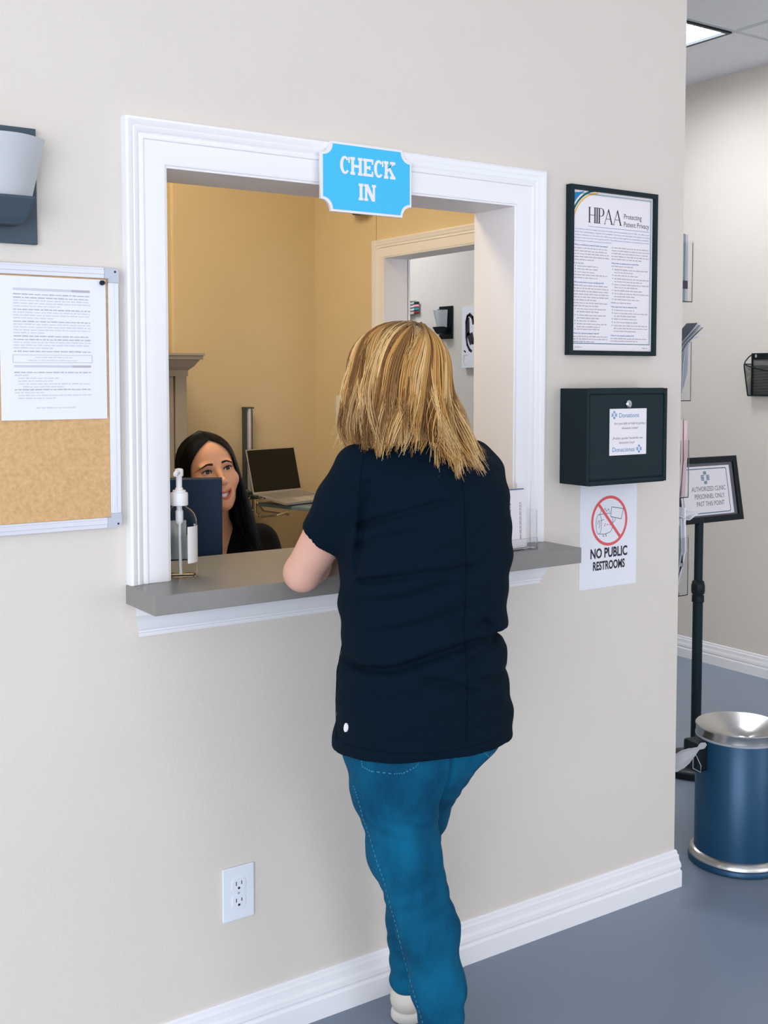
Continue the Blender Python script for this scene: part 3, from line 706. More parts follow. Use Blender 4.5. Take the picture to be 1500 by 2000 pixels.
# floor sign stand
t = thing('sign_stand', 'black pedestal sign stand reading AUTHORIZED CLINIC PERSONNEL ONLY PAST THIS POINT', 'sign stand', (3.447, .658, 0))
MB().lathe([(0,.0),(.150,.0),(.158,.004),(.158,.024),(.150,.032),(.12,.036),(.03,.042),(.022,.050),(0,.05)], 56).build('base', 'black', t, smooth=True)
MB().lathe([(.0195,.04),(.0195,.700)], 28).build('lower_pole', 'blackmet', t, smooth=True)
MB().lathe([(.0165,.70),(.0165,.985)], 28).build('upper_pole', 'blackmet', t, smooth=True)
MB().lathe([(.0205,.655),(.0235,.658),(.0235,.682),(.021,.685),(.021,.688),(.0245,.690),(.0265,.700),(.0260,.722),(.022,.738),(.017,.742)], 32).build('collar', 'black', t, smooth=True)
hd = bpy.data.objects.new('sign_head', None); C.objects.link(hd)
hd.parent = t; hd.location = (.063, .020, 1.088); hd.rotation_euler = (math.radians(-10), 0, math.radians(-1))
# frame leaning back
hw, hh, fw = .185, .128, .024
q = MB()
for p in ([(-hw,-hh),(hw,-hh),(hw-fw,-hh+fw),(-hw+fw,-hh+fw)], [(hw,-hh),(hw,hh),(hw-fw,hh-fw),(hw-fw,-hh+fw)], [(hw,hh),(-hw,hh),(-hw+fw,hh-fw),(hw-fw,hh-fw)], [(-hw,hh),(-hw,-hh),(-hw+fw,-hh+fw),(-hw+fw,hh-fw)]):
    q.prism(p, -.012, .010)
fo = q.build('sign_frame', 'black', hd, bevel=.004)
MB().box(-hw+fw-.002, hw-fw+.002, -.002, .008, -hh+fw-.002, hh-fw+.002).build('backing_panel', 'inkmid', hd)
hd_sheet = MB().box(-.150, .140, -.0035, -.0022, -.098, .092).build('sign_sheet', 'paper2', hd)
Y = -.0038
q = MB(); p = rrect(-.139, .121, -.090, .082, .007); stroke(q, p + [p[0]], .0035, Y)
crosslogo(q, -.004, .047, .052, Y); q.build('blue_lettering', 'logogrey', hd_sheet)
q = MB()
fitline(q, 'AUTHORIZED CLINIC', -.088, .106, -.005, .019, Y); fitline(q, 'PERSONNEL ONLY', -.075, .095, -.034, .019, Y); fitline(q, 'PAST THIS POINT', -.068, .090, -.063, .019, Y)
q.build('lettering', 'inkmid', hd_sheet)

# waste bin
t = thing('waste_bin', 'blue steel waste bin with a funnel lid on the grey floor by the wall corner', 'waste bin', (2.897, .016, 0))
MB().lathe([(0,.0),(.146,.0),(.152,.004),(.152,.014),(.149,.019)], 64).build('rubber_foot', 'bin', t, smooth=True)
MB().lathe([(.149,.019),(.1515,.023),(.1505,.031),(.144,.039),(.1345,.043)], 64, close=False).build('base_ring', 'steel', t, smooth=True)
MB().lathe([(0,.03),(.1335,.031),(.1335,.406),(.132,.408),(.130,.406),(.130,.045),(0,.044)], 72).build('body', 'bin', t, smooth=True)
MB().lathe([(.128,.404),(.1325,.408),(.1325,.427),(.1345,.431),(.1348,.434),(.133,.4365),(.127,.434),(.070,.407),(.030,.390),(.026,.384)], 72, close=False).build('funnel_lid', 'steel', t, smooth=True)
MB().lathe([(.030,.3895),(.018,.3845),(0,.382)], 48, close=False).build('flap', 'steel', t, smooth=True)
ang = math.radians(172)
q = MB(); q.box(-.030, .024, -.034, .034, .305, .400); hb = q.build('hinge_block', 'black', t, bevel=.010, loc=(.146*math.cos(ang), .146*math.sin(ang)+.03, 0)); hb.rotation_euler = (0, 0, ang)
q = MB(); q.lathe([(.1337,.400),(.1347,.401),(.1347,.405),(.133,.4075)], 72, close=False)
q.build('liner_edge', 'bag', t, smooth=True)
# knotted end of the liner: a gathered, flattened pouch hanging off the rim
q = MB(); R2 = random.Random(8); segs = 36; prof = [(0,.004),(.012,.009),(.020,.0075),(.028,.0045),(.036,.0075),(.052,.014),(.075,.020),(.100,.024),(.120,.023),(.136,.016),(.142,.005)]
vs = []
for d_, r in prof:
    for k in range(segs):
        a = 2*PI*k/segs; rr = r*(1+.16*math.sin(5*a+d_*40)+.10*math.sin(11*a-d_*60)); vs.append((-d_, rr*math.cos(a)*.55, rr*math.sin(a)))
q.add(vs, [(i*segs+k, i*segs+(k+1) % segs, (i+1)*segs+(k+1) % segs, (i+1)*segs+k) for i in range(len(prof)-1) for k in range(segs)])
kn = q.build('liner_knot', 'bag', t, smooth=True, loc=(-.152, .004, .400)); kn.rotation_euler = (0, math.radians(-33), math.radians(-34))
q = MB(); q.tube([(-.055,0,-.013),(-.075,.004,-.045),(-.062,-.002,-.066),(-.050,0,-.050),(-.045,0,-.012)], .0012, 6); q.build('loose_loop', 'bag', kn)

# mesh wall pocket
t = thing('wall_file_pocket', 'black mesh file pocket on the far hall wall', 'wall pocket', (XH, 1.47, 1.433))
L_ = .36; dz = .214
q = MB(); q.tube([(-.006,0,dz),(-.006,0,0)], .005, 8); q.tube([(-.006,-L_,dz),(-.006,-L_,0)], .005, 8)
for y in (0, -L_):
    q.tube([(-.006,y,dz-.006),(-.035,y,dz-.020),(-.062,y,dz-.042),(-.070,y,dz-.062),(-.066,y,dz-.085),(-.038,y,0),(-.006,y,0)], .0032, 8)
    q.tube([(-.006,y,dz-.056),(-.070,y,dz-.056)], .0028, 8)
q.tube([(-.038,0,0),(-.038,-L_,0)], .0035, 8); q.tube([(-.006,0,0),(-.006,-L_,0)], .0035, 8)
q.tube([(-.070,0,dz-.057)]+[(-.070,-L_*k/12,dz-.057-.035*math.sin(PI*k/12)**1.0) for k in range(1,12)]+[(-.070,-L_,dz-.057)], .003, 8)
q.build('wire_frame', 'black', t, smooth=True)
q = MB(); p = [(-x, z) for x, z in rrect(0, L_, dz-.033, dz, .010)]
q.add([(-.004, x, z) for x, z in p] + [(-.001, x, z) for x, z in p], [tuple(range(len(p))), tuple(range(2*len(p)-1, len(p)-1, -1))] + [(i, (i+1) % len(p), (i+1) % len(p)+len(p), i+len(p)) for i in range(len(p))])
bk = q.build('top_band', 'black', t)
q = MB(); q.add([(-.0045, -.020+.006*math.cos(a), dz-.014+.009*math.sin(a)) for a in [2*PI*k/16 for k in range(16)]], [tuple(range(16))]); q.build('screw_hole', 'alu', bk)
q = MB(); NZ = 46; NY = 80; wd_ = .0007
def mesh_panel(P00, P10, P01, P11, nu, nv):
    P00, P10, P01, P11 = map(Vector, (P00, P10, P01, P11))
    for k in range(1, nu):
        a = P00.lerp(P10, k/nu); b_ = P01.lerp(P11, k/nu); dv = (P10-P00).normalized()*wd_*.5; q.add([a-dv, a+dv, b_+dv, b_-dv], [(0,1,2,3)])
    for k in range(1, nv):
        a = P00.lerp(P01, k/nv); b_ = P10.lerp(P11, k/nv); dv = (P01-P00).normalized()*wd_*.5; q.add([a-dv, a+dv, b_+dv, b_-dv], [(0,1,2,3)])
mesh_panel((-.038,0,0), (-.038,-L_,0), (-.070,0,dz-.062), (-.070,-L_,dz-.062), 150, 62)
mesh_panel((-.003,0,0), (-.003,-L_,0), (-.003,0,dz-.03), (-.003,-L_,dz-.03), 150, 74)
for y in (0, -L_): mesh_panel((-.038,y,0), (-.004,y,0), (-.068,y,dz-.062), (-.004,y,dz-.062), 18, 62)
mesh_panel((-.038,0,0), (-.038,-L_,0), (-.004,0,0), (-.004,-L_,0), 150, 14)
q.build('wire_mesh', 'black', t)

# things seen through the second window
t = thing('canvas_print', 'pale canvas print with a black brush figure on the hall wall beyond the second window', 'picture', (XH, 3.83, 1.793))
MB().box(-.035, -.0005, -.50, .0, -.205, .205).build('canvas', 'paper', t)
def xwall(mb, out):   # move an x,z drawing on y=const to the -x facing wall plane
    out.add([(-.0354+v[1], -v[0], v[2]) for v in mb.v], mb.f)
q = MB(); z = MB()
stroke(q, [(.085,.150),(.060,.140),(.048,.10),(.050,.0),(.060,-.05),(.085,-.085),(.105,-.095)], .020, 0); stroke(q, [(.085,.150),(.115,.13),(.125,.09)], .024, 0)
stroke(q, [(.066,.12),(.070,.02),(.10,-.04)], .034, 0); stroke(q, [(.105,.02),(.125,-.04)], .03, 0); stroke(q, [(.027,-.090),(.042,-.100)], .011, 0)
xwall(q, z); z.build('brush_figure', 'inkdark', t)
q = MB(); z = MB(); stroke(q, arc(.050,-.155,.028,.035,60,250,10), .004, -.0001); stroke(q, arc(.032,-.130,.010,.016,100,300,8), .003, -.0001); xwall(q, z); z.build('grey_brushwork', 'ink', t)
for k, (m_, col) in enumerate([('green', 'dark green'), ('pink', 'pale pink'), ('teal', 'teal'), ('maroon', 'dark red')]):
    if k == 3: M['redcap'] = mat('dark red cap', s2l(140, 20, 30), .4); m_ = 'redcap'
    if k == 2: M['tealcap'] = mat('teal cap', s2l(50, 150, 160), .4); m_ = 'tealcap'
    if k == 0: M['greencap'] = mat('dark green cap', s2l(8, 60, 55), .4); m_ = 'greencap'
    zz = 2.035 - .0235*k
    t = thing('dry_erase_marker', f'white marker with a {col} cap in the rack on the hall wall', 'marker', (XH-.016, 4.405, zz+.022), group='markers in the wall rack')
    q = MB().lathe([(0,0),(.0088,.001),(.0088,.085)], 20); v = MB(); v.add([(p_[0], p_[2], p_[1]) for p_ in q.v], q.f); v.build('barrel', 'pump', t, smooth=True)
    q = MB().lathe([(.0095,0),(.0095,.030),(.0075,.045),(.004,.052),(0,.053)], 20); v = MB(); v.add([(p_[0], -p_[2], p_[1]) for p_ in q.v], q.f); v.build('cap', m_, t, smooth=True)
t = thing('marker_rack', 'wall rack holding four white markers beyond the second window', 'rack', (XH, 4.462, 2.022))
q = MB(); q.box(-.004, 0, -.045, .06, -.055, .055)
for k in range(5): q.box(-.030, -.004, -.045, .06, .0455-.0235*k, .0480-.0235*k)
q.build('rack', 'cab', t)

# ================================================================ OFFICE
# grey cabinet with crown moulding
t = thing('office_cabinet', 'tall grey cabinet with crown moulding in the office corner behind the seated receptionist', 'cabinet', (1.45, 1.62, 0))
MB().box(-.40, .288, 0, .29, 0, 1.545).build('carcass', 'cab', t)
q = MB(); q.box(.243, .288, -.02, 0, 0, 1.545); q.box(-.40, -.355, -.02, 0, 0, 1.545); q.box(-.355, .243, -.02, 0, 0, .12); q.build('face_frame', 'cab', t, bevel=.002)
for sx in (0, 1):
    d_ = MB().box(-.352+.298*sx, -.058+.298*sx, -.014, 0, .125, 1.538).build('door', 'cab', t, bevel=.003)
q = MB(); prof = [(0,1.53),(.004,1.53),(.004,1.552),(.009,1.556),(.020,1.566),(.034,1.586),(.036,1.590),(.046,1.592),(.046,1.604),(.050,1.606),(.050,1.614),(0,1.614)]
n = len(prof); vs = []
for cx_, sx in ((-.40, -1), (.288, 1)):
    for d_, z in prof: vs.append((cx_+sx*d_, -.02-d_, z))
for cx_, sx in ((-.40, -1), (.288, 1)):
    for d_, z in prof: vs.append((cx_+sx*d_, .29, z))
fs = [(i, i+1, n+i+1, n+i) for i in range(n-1)] + [(n+i, n+i+1, 3*n+i+1, 3*n+i) for i in range(n-1)] + [(i+1, i, 2*n+i, 2*n+i+1) for i in range(n-1)]
fs += [(n-1, 2*n-1, 4*n-1, 3*n-1)]
q.add(vs, fs); q.build('crown_moulding', 'cab', t, smooth=True)

# desk under the counter, monitor seen from behind
t = thing('office_desk', 'office desk below the counter on the office side, hidden by the counter', 'desk', (1.2, .62, 0))
MB().box(-.7, .7, -.30, .30, .70, .735).build('desk_top', 'lam', t)
for sx in (-1, 1): MB().box(sx*.68-.015, sx*.68+.015, -.28, .28, 0, .70).build('leg', 'cab', t)
t = thing('computer_monitor', 'navy back of a monitor or screen panel standing behind the sanitizer bottle', 'monitor', (1.092, .475, .735), (0, 0, math.radians(-27)))
MB().box(-.215, .215, -.014, .014, .20, .532).build('back_panel', 'navy', t, bevel=.002)
MB().box(-.216, .216, .012, .018, .199, .5335).build('bezel', 'slate', t)
MB().box(-.03, .03, -.02, .005, .01, .30).build('stand_neck', 'black', t)
MB().box(-.12, .12, -.09, .09, 0, .012).build('stand_foot', 'black', t, bevel=.004)

# wall pole with laptop arm
t = thing('laptop_stand', 'steel wall pole carrying a swivel tray for the open laptop', 'laptop stand', (2.14, 1.885, 0))
MB().lathe([(0,.80),(.0095,.80),(.0095,1.398),(0,1.398)], 28).build('pole', 'alu', t, smooth=True)
q = MB(); q.box(-.0155, -.009, .0, .034, .80, 1.400); q.box(.009, .0155, .0, .034, .80, 1.400); q.box(-.017, .017, -.012, .034, 1.398, 1.404); q.build('pole_channel', 'slate', t)
q = MB(); q.box(-.035, .030, -.05, .015, 1.030, 1.062); q.build('clamp', 'slate', t, bevel=.004)
q = MB()
q.tube([(-.030,-.03,1.066),(-.055,-.06,1.068),(-.045,-.09,1.068),(.01,-.08,1.068)], .004, 8); q.tube([(-.02,-.05,1.045),(-.05,-.08,1.030),(-.060,-.12,1.0),(-.04,-.16,.985)], .005, 8)
q.tube([(-.035,-.12,1.035),(-.055,-.16,.985),(-.085,-.25,.978),(-.10,-.30,.990),(-.07,-.36,1.0),(0,-.33,1.010)], .0045, 8); q.tube([(-.035,-.12,1.030),(-.03,-.18,.995),(.02,-.30,.990)], .0045, 8)
q.build('wire_bracket', 'chrome', t, smooth=True)
tr = MB().box(0, .25, -.300, 0, -.010, .004).build('tray', 'bluegrey', t, bevel=.002)
tr.location = (-.042, -.150, 1.024); tr.rotation_euler = (0, 0, math.radians(16))
# laptop
t = thing('laptop', 'open silver laptop with a black screen on the wall arm tray', 'laptop', (2.073, 1.723, 1.058), (math.radians(7), 0, math.radians(14.5)))
MB().box(0, .266, -.187, .004, -.003, .008).build('base', 'lapalu', t, bevel=.002)
q = MB(); 
for r_ in range(5):
    for c_ in range(14): q.box(.016+c_*.0169, .030+c_*.0169, -.030-.0175*r_-.0135, -.030-.0175*r_, .0078, .0090)
bs = q.build('keyboard', 'keys', t)
MB().box(.088, .178, -.178, -.124, .0079, .0083).build('touchpad', 'alu', t)
q = MB(); q.box(-.0004, .001, -.032, -.022, .0005, .0050); q.box(-.0004, .001, -.052, -.040, .0005, .0050); q.box(-.0004, .001, -.070, -.060, .0005, .0050); q.build('ports', 'slot', t)
ld = MB().box(0, .266, -.002, .003, .006, .186).build('lid', 'lapalu', t, bevel=.0015); ld.rotation_euler = (math.radians(-21), 0, 0)
MB().box(.0045, .2615, -.0026, -.002, .012, .1815).build('screen', 'screen', ld)
q = MB(); q.tube([(-.001,-.026,.003),(-.030,-.02,.006),(-.055,-.015,-.008),(-.062,-.02,-.045),(-.055,-.03,-.10)], .0018, 6)
q.build('power_cable', 'black', t, smooth=True)

# fittings on the office's right wall
t = thing('light_switch', 'white light switch on the office wall beside the blonde woman\'s hair', 'light switch', (XI, 1.712, 1.392))
MB().box(-.006, -.0005, -.036, .036, -.058, .058).build('switch_plate', 'outlet', t, bevel=.002)
MB().box(-.0085, -.006, -.016, .016, -.033, .033).build('rocker', 'outlet', t, bevel=.001)
t = thing('wall_chime', 'small white box on the office wall partly behind the blue sign', 'door chime', (XI, 1.54, 2.235))
MB().box(-.050, -.0005, -.075, .05, -.055, .07).build('casing', 'white', t, bevel=.004)
MB().box(-.040, -.010, -.045, .025, -.066, -.055).build('dark_underside', 'slate', t)  # darker block under the white box
t = MB().tube([(XI-.003, 1.452, 2.9), (XI-.003, 1.452, 2.062)], .003, 6)
tag(t.build('wall_cable', 'tan'), 'thin tan cable running down the office wall to the second window casing', 'cable')
# ================================================================ PEOPLE
# --- implicit surfaces on a grid, turned into one continuous mesh
def V3(p): return np.array(p, dtype=np.float32)
def smin(a, b, k):
    h = np.clip(0.5 + 0.5*(b-a)/k, 0, 1); return b + (a-b)*h - k*h*(1-h)
def smax(a, b, k): return -smin(-a, -b, k)
def near(P, c, r, fn):
    # evaluate fn only inside the ball (c, r); far outside elsewhere
    m = ((P-V3(c))**2).sum(-1) < r*r; out = np.full(P.shape[:-1], 1.0, np.float32)
    if m.any(): out[m] = fn(P[m])
    return out
def sphere(P, c, r): return np.sqrt(((P-V3(c))**2).sum(-1)) - r
def ellip(P, c, r):
    q = (P-V3(c))/V3(r); n = np.sqrt((q**2).sum(-1)); g = np.sqrt(((q/V3(r))**2).sum(-1)) + 1e-6
    return n*(n-1)/g
def cone(P, a, b, ra, rb):
    a, b = V3(a), V3(b); ab = b-a; t = np.clip(((P-a)@ab)/(ab@ab), 0, 1)
    return np.sqrt(((P-a-t[..., None]*ab)**2).sum(-1)) - (ra+(rb-ra)*t)
def chain(P, pts, rs, k=0.01):
    f = None
    for i in range(len(pts)-1):
        g = cone(P, pts[i], pts[i+1], rs[i], rs[i+1]); f = g if f is None else smin(f, g, k)
    return f
def cubic(z, zs, vs):
    """smooth interpolation through (zs, vs), zs increasing."""
    zs = np.array(zs, float); vs = np.array(vs, float); m = np.gradient(vs, zs)
    i = np.clip(np.searchsorted(zs, z)-1, 0, len(zs)-2); h = zs[i+1]-zs[i]; t = np.clip((z-zs[i])/h, 0, 1)
    return ((2*t**3-3*t**2+1)*vs[i] + (t**3-2*t**2+t)*h*m[i] + (-2*t**3+3*t**2)*vs[i+1] + (t**3-t**2)*h*m[i+1]).astype(np.float32)
def loft(P, rows, rot=0.0, n=2.3, cap=0.02):
    """rows (z, cx, cy, a, b), increasing z: stacked superellipses, a across and b deep, turned by rot."""
    R_ = np.array(rows, float); z = P[..., 2]; cx, cy, a, b = (cubic(z, R_[:, 0], R_[:, k]) for k in range(1, 5))
    dx, dy = P[..., 0]-cx, P[..., 1]-cy; c, s = math.cos(rot), math.sin(rot)
    u, v = dx*c+dy*s, -dx*s+dy*c
    q = (np.abs(u/a)**n + np.abs(v/b)**n)**(1/n)
    f = (q-1)*np.minimum(a, b)*0.9
    return smax(smax(f, R_[0, 0]-z, cap), z-R_[-1, 0], cap)
def axis_coords(lo, hi, step, fine=()):
    """grid lines from lo to hi, finer inside the intervals (a, b, step)."""
    x = lo; out = [lo]
    while x < hi:
        st = step
        for a, b, s_ in fine:
            if a <= x < b: st = s_
            elif x < a < x+st: st = max(a-x, s_)
        x += st; out.append(x)
    return np.array(out, dtype=np.float32)
def surface(fn, xs, ys, zs):
    nx, ny, nz = len(xs), len(ys), len(zs); F = np.empty((nx, ny, nz), np.float32)
    step = max(1, int(1.2e6/(ny*nz)))
    for i in range(0, nx, step):
        G = np.stack(np.meshgrid(xs[i:i+step], ys, zs, indexing='ij'), -1); F[i:i+step] = fn(G)
    S = F < 0
    acc = np.zeros((nx-1, ny-1, nz-1, 3), np.float32); cnt = np.zeros((nx-1, ny-1, nz-1), np.float32); ax = (xs, ys, zs)
    for d in range(3):
        sl0 = [slice(None)]*3; sl1 = [slice(None)]*3; sl0[d] = slice(0, -1); sl1[d] = slice(1, None)
        a, b = F[tuple(sl0)], F[tuple(sl1)]; cr = S[tuple(sl0)] != S[tuple(sl1)]
        t = np.where(cr, a/np.where(cr, a-b, 1), 0); idx = np.argwhere(cr)
        pos = np.stack([ax[k][idx[:, k]] for k in range(3)], -1); td = t[cr]
        pos[:, d] += td*(ax[d][idx[:, d]+1]-ax[d][idx[:, d]])
        o1, o2 = [k for k in range(3) if k != d]
        for da in (0, 1):
            for db in (0, 1):
                c_ = idx.copy(); c_[:, o1] -= da; c_[:, o2] -= db
                ok = (c_ >= 0).all(1) & (c_[:, 0] < nx-1) & (c_[:, 1] < ny-1) & (c_[:, 2] < nz-1)
                np.add.at(acc, tuple(c_[ok].T), pos[ok]); np.add.at(cnt, tuple(c_[ok].T), 1)
    has = cnt > 0; ids = np.full(has.shape, -1, np.int64); ids[has] = np.arange(has.sum()); verts = acc[has]/cnt[has][:, None]
    quads = []
    for d in range(3):
        sl0 = [slice(None)]*3; sl1 = [slice(None)]*3; sl0[d] = slice(0, -1); sl1[d] = slice(1, None)
        s0, s1 = S[tuple(sl0)], S[tuple(sl1)]; idx = np.argwhere(s0 != s1); o1, o2 = (d+1) % 3, (d+2) % 3
        ok = (idx[:, o1] > 0) & (idx[:, o2] > 0) & (idx[:, o1] < has.shape[o1]) & (idx[:, o2] < has.shape[o2]); idx = idx[ok]
        c = []
        for da, db in ((1, 1), (0, 1), (0, 0), (1, 0)):
            k = idx.copy(); k[:, o1] -= da; k[:, o2] -= db; c.append(ids[tuple(k.T)])
        qd = np.stack(c, -1); fl = ~s0[tuple(idx.T)]; qd[fl] = qd[fl][:, ::-1]; quads.append(qd)
    return verts, np.concatenate(quads)
def organic(name, fn, xs, ys, zs, m, parent, origin, relax=1):
    v, q = surface(fn, xs, ys, zs)
    me = bpy.data.meshes.new(name); me.from_pydata((v-V3(origin)).tolist(), [], q.tolist()); me.validate()
    me.polygons.foreach_set('use_smooth', [True]*len(me.polygons)); me.materials.append(m)
    bm = bmesh.new(); bm.from_mesh(me)
    for _ in range(relax): bmesh.ops.smooth_vert(bm, verts=bm.verts, factor=0.35, use_axis_x=True, use_axis_y=True, use_axis_z=True)
    bmesh.ops.recalc_face_normals(bm, faces=bm.faces)
    bm.to_mesh(me); bm.free()
    o = bpy.data.objects.new(name, me); C.objects.link(o); o.parent = parent
    return o
def tree_of(o, origin):
    me = o.data; return BVHTree.FromPolygons([v.co + Vector(origin) for v in me.vertices], [tuple(p.vertices) for p in me.polygons])

M['skin_fair'] = mat('fair skin', s2l(222, 174, 154), 0.5, sss=0.25, var=0.04, vscale=25)
M['skin_tan'] = mat('warm skin', s2l(206, 150, 118), 0.42, sss=0.2, var=0.03, vscale=25)
M['lips'] = mat('lips', s2l(190, 84, 78), 0.35)
M['teeth'] = mat('teeth', s2l(250, 247, 240), 0.2)
M['tee'] = mat('dark navy jersey', s2l(0, 20, 34), 0.9, bump=0.25, bscale=900, var=0.10, vscale=600, spec=0.15)
M['seam'] = mat('navy seam thread', s2l(7, 18, 30), 0.9, spec=0.1)
M['scrub'] = mat('black scrub cloth', s2l(12, 12, 14), 0.9, bump=0.1, bscale=700, spec=0.2)
M['shoe'] = mat('cream sneaker leather', s2l(214, 208, 196), 0.6)
M['sole'] = mat('white rubber sole', s2l(226, 222, 214), 0.6)
M['stitch'] = mat('pale denim stitching', s2l(66, 136, 162), 0.9)
# denim: fine weave and broad wear patches
dm = mat('teal blue denim', s2l(22, 96, 132), 0.9, spec=0.2); M['denim'] = dm
nt = dm.node_tree; bs_ = nt.nodes['Principled BSDF']; tc = nt.nodes.new('ShaderNodeTexCoord')
mp = nt.nodes.new('ShaderNodeMapping'); mp.inputs['Scale'].default_value = (1, 1, .45)
n1 = nt.nodes.new('ShaderNodeTexNoise'); n1.inputs['Scale'].default_value = 14; n1.inputs['Detail'].default_value = 5
n2 = nt.nodes.new('ShaderNodeTexNoise'); n2.inputs['Scale'].default_value = 420; n2.inputs['Detail'].default_value = 2
ad = nt.nodes.new('ShaderNodeMath'); ad.operation = 'MULTIPLY_ADD'; ad.inputs[1].default_value = .35
cr = nt.nodes.new('ShaderNodeValToRGB'); cr.color_ramp.elements[0].position = .42; cr.color_ramp.elements[1].position = .85
cr.color_ramp.elements[0].color = (*s2l(0, 60, 90), 1); cr.color_ramp.elements[1].color = (*s2l(4, 95, 130), 1)
nt.links.new(tc.outputs['Object'], mp.inputs[0]); nt.links.new(mp.outputs[0], n1.inputs['Vector']); nt.links.new(tc.outputs['Object'], n2.inputs['Vector'])
nt.links.new(n2.outputs[0], ad.inputs[0]); nt.links.new(n1.outputs[0], ad.inputs[2]); nt.links.new(ad.outputs[0], cr.inputs[0]); nt.links.new(cr.outputs[0], bs_.inputs['Base Color'])
bp_ = nt.nodes.new('ShaderNodeBump'); bp_.inputs['Strength'].default_value = .3; bp_.inputs['Distance'].default_value = .001
nt.links.new(n2.outputs[0], bp_.inputs['Height']); nt.links.new(bp_.outputs[0], bs_.inputs['Normal'])
def hair_mat(name, rough):
    m = mat(name, (0.3, 0.2, 0.1), rough, spec=0.35); nt = m.node_tree
    a = nt.nodes.new('ShaderNodeAttribute'); a.attribute_name = 'lock_colour'
    nt.links.new(a.outputs['Color'], nt.nodes['Principled BSDF'].inputs['Base Color']); return m
M['blonde'] = hair_mat('blonde hair', 0.42); M['dark'] = hair_mat('black hair', 0.28)

class Frame:
    """head frame: l = the person's left, f = forward, u = up."""
    def __init__(s, origin, yaw=0, pitch=0, roll=0, facing=(0, -1)):
        f = Vector((facing[0], facing[1], 0)).normalized(); u = Vector((0, 0, 1)); l = u.cross(f)
        Rz = Matrix.Rotation(math.radians(yaw), 3, u); f, l = Rz @ f, Rz @ l
        Rp = Matrix.Rotation(math.radians(-pitch), 3, l); f, u = Rp @ f, Rp @ u
        Rr = Matrix.Rotation(math.radians(roll), 3, f); l, u = Rr @ l, Rr @ u
        s.o, s.l, s.f, s.u = Vector(origin), l, f, u
        s.B = np.array([l, f, u], dtype=np.float32)
    def local(s, P): return (P - V3(s.o)) @ s.B.T
    def world(s, q): return s.o + s.l*q[0] + s.f*q[1] + s.u*q[2]

def head_sdf(L):
    """L: local points (left, forward, up); eye level at up = 0."""
    X = np.abs(L[..., 0]); S = np.stack([X, L[..., 1], L[..., 2]], -1)
    f = ellip(L, (0, -.008, .036), (.076, .096, .082))
    f = smin(f, ellip(L, (0, .026, -.030), (.061, .062, .078)), .03)
    f = smin(f, ellip(L, (0, .055, -.083), (.034, .034, .030)), .03)
    f = smin(f, ellip(L, (0, .074, -.101), (.017, .016, .013)), .02)
    f = smin(f, ellip(S, (.041, .052, -.030), (.024, .026, .022)), .02)            # cheeks
    f = smin(f, ellip(S, (.024, .077, .018), (.022, .007, .005)), .016)            # brow
    f = smax(f, -ellip(S, (.032, .092, -.001), (.019, .015, .0110)), .012)          # eye hollow
    f = smin(f, cone(L, (0, .084, .006), (0, .102, -.030), .0062, .0086), .010)     # nose
    f = smin(f, sphere(L, (0, .1035, -.035), .0092), .006)
    f = smin(f, ellip(S, (.0115, .093, -.038), (.0068, .009, .0062)), .005)
    f = smax(f, -ellip(S, (.0060, .1005, -.0455), (.0030, .005, .0030)), .002)
    f = smin(f, ellip(L, (0, .078, -.072), (.030, .018, .022)), .014)               # mouth mound
    e = sphere(S, (.031, .0685, 0), .0140)                                        # lids
    f = smin(f, e, .004)
    dl = (S[..., 0]-.031)/.0150; up = .0058*(1-dl*dl)+.0012*dl; lo = -.0042*(1-dl*dl)+.0012*dl
    slot = np.maximum(np.maximum(S[..., 2]-up, lo-S[..., 2]), np.maximum(np.abs(dl)-1, .0690-S[..., 1]))*.9
    f = smax(f, -np.maximum(slot, sphere(S, (.031, .0685, 0), .020)), .0012)
    # lips
    for z0, c2, f0, r0 in ((-.0646, .0085, .0940, .0034), (-.0822, .0235, .0922, .0044)):
        pts = []; rs = []
        for k in range(9):
            t = -1+k/4; pts.append((.0265*t, f0-.0195*t*t, z0+c2*t*t)); rs.append(r0*(1-.62*t*t))
        f = smin(f, chain(L, pts, rs, .002), .0035)
    t = np.clip(L[..., 0]/.0235, -1, 1); top = -.0678+.0090*t*t; bot = -.0782+.0192*t*t
    mouth = np.maximum(np.maximum(L[..., 2]-top, bot-L[..., 2]), np.maximum(.070-L[..., 1], np.abs(L[..., 0])-.0225))
    f = smax(f, -mouth, .0015)
    # ears
    ear = ellip(S, (.077, -.012, -.008), (.010, .018, .030)); ear = smax(ear, -ellip(S, (.086, -.006, -.004), (.007, .010, .018)), .004)
    return smin(f, ear, .008)
def lip_colour(mesh_obj, frame, origin, base, lip):
    me = mesh_obj.data; n = len(me.vertices); co = np.empty(n*3, np.float32); me.vertices.foreach_get('co', co)
    L = frame.local(co.reshape(-1, 3)+V3(origin)); col = np.tile(np.array([*base, 1], np.float32), (n, 1))
    t = L[:, 0]/.0275; ok = (np.abs(t) < 1) & (L[:, 1] > .066)
    up = -.0606+.0085*t*t-.0018*np.exp(-(t/.16)**2); lo = -.0880+.0270*t*t
    k = np.clip(np.minimum(up-L[:, 2], L[:, 2]-lo)/.0022+.3, 0, 1)*ok
    col[:, :3] = col[:, :3]*(1-k[:, None]) + np.array(lip, np.float32)*k[:, None]
    a = me.color_attributes.new('skin_colour', 'FLOAT_COLOR', 'POINT'); a.data.foreach_set('color', col.ravel())

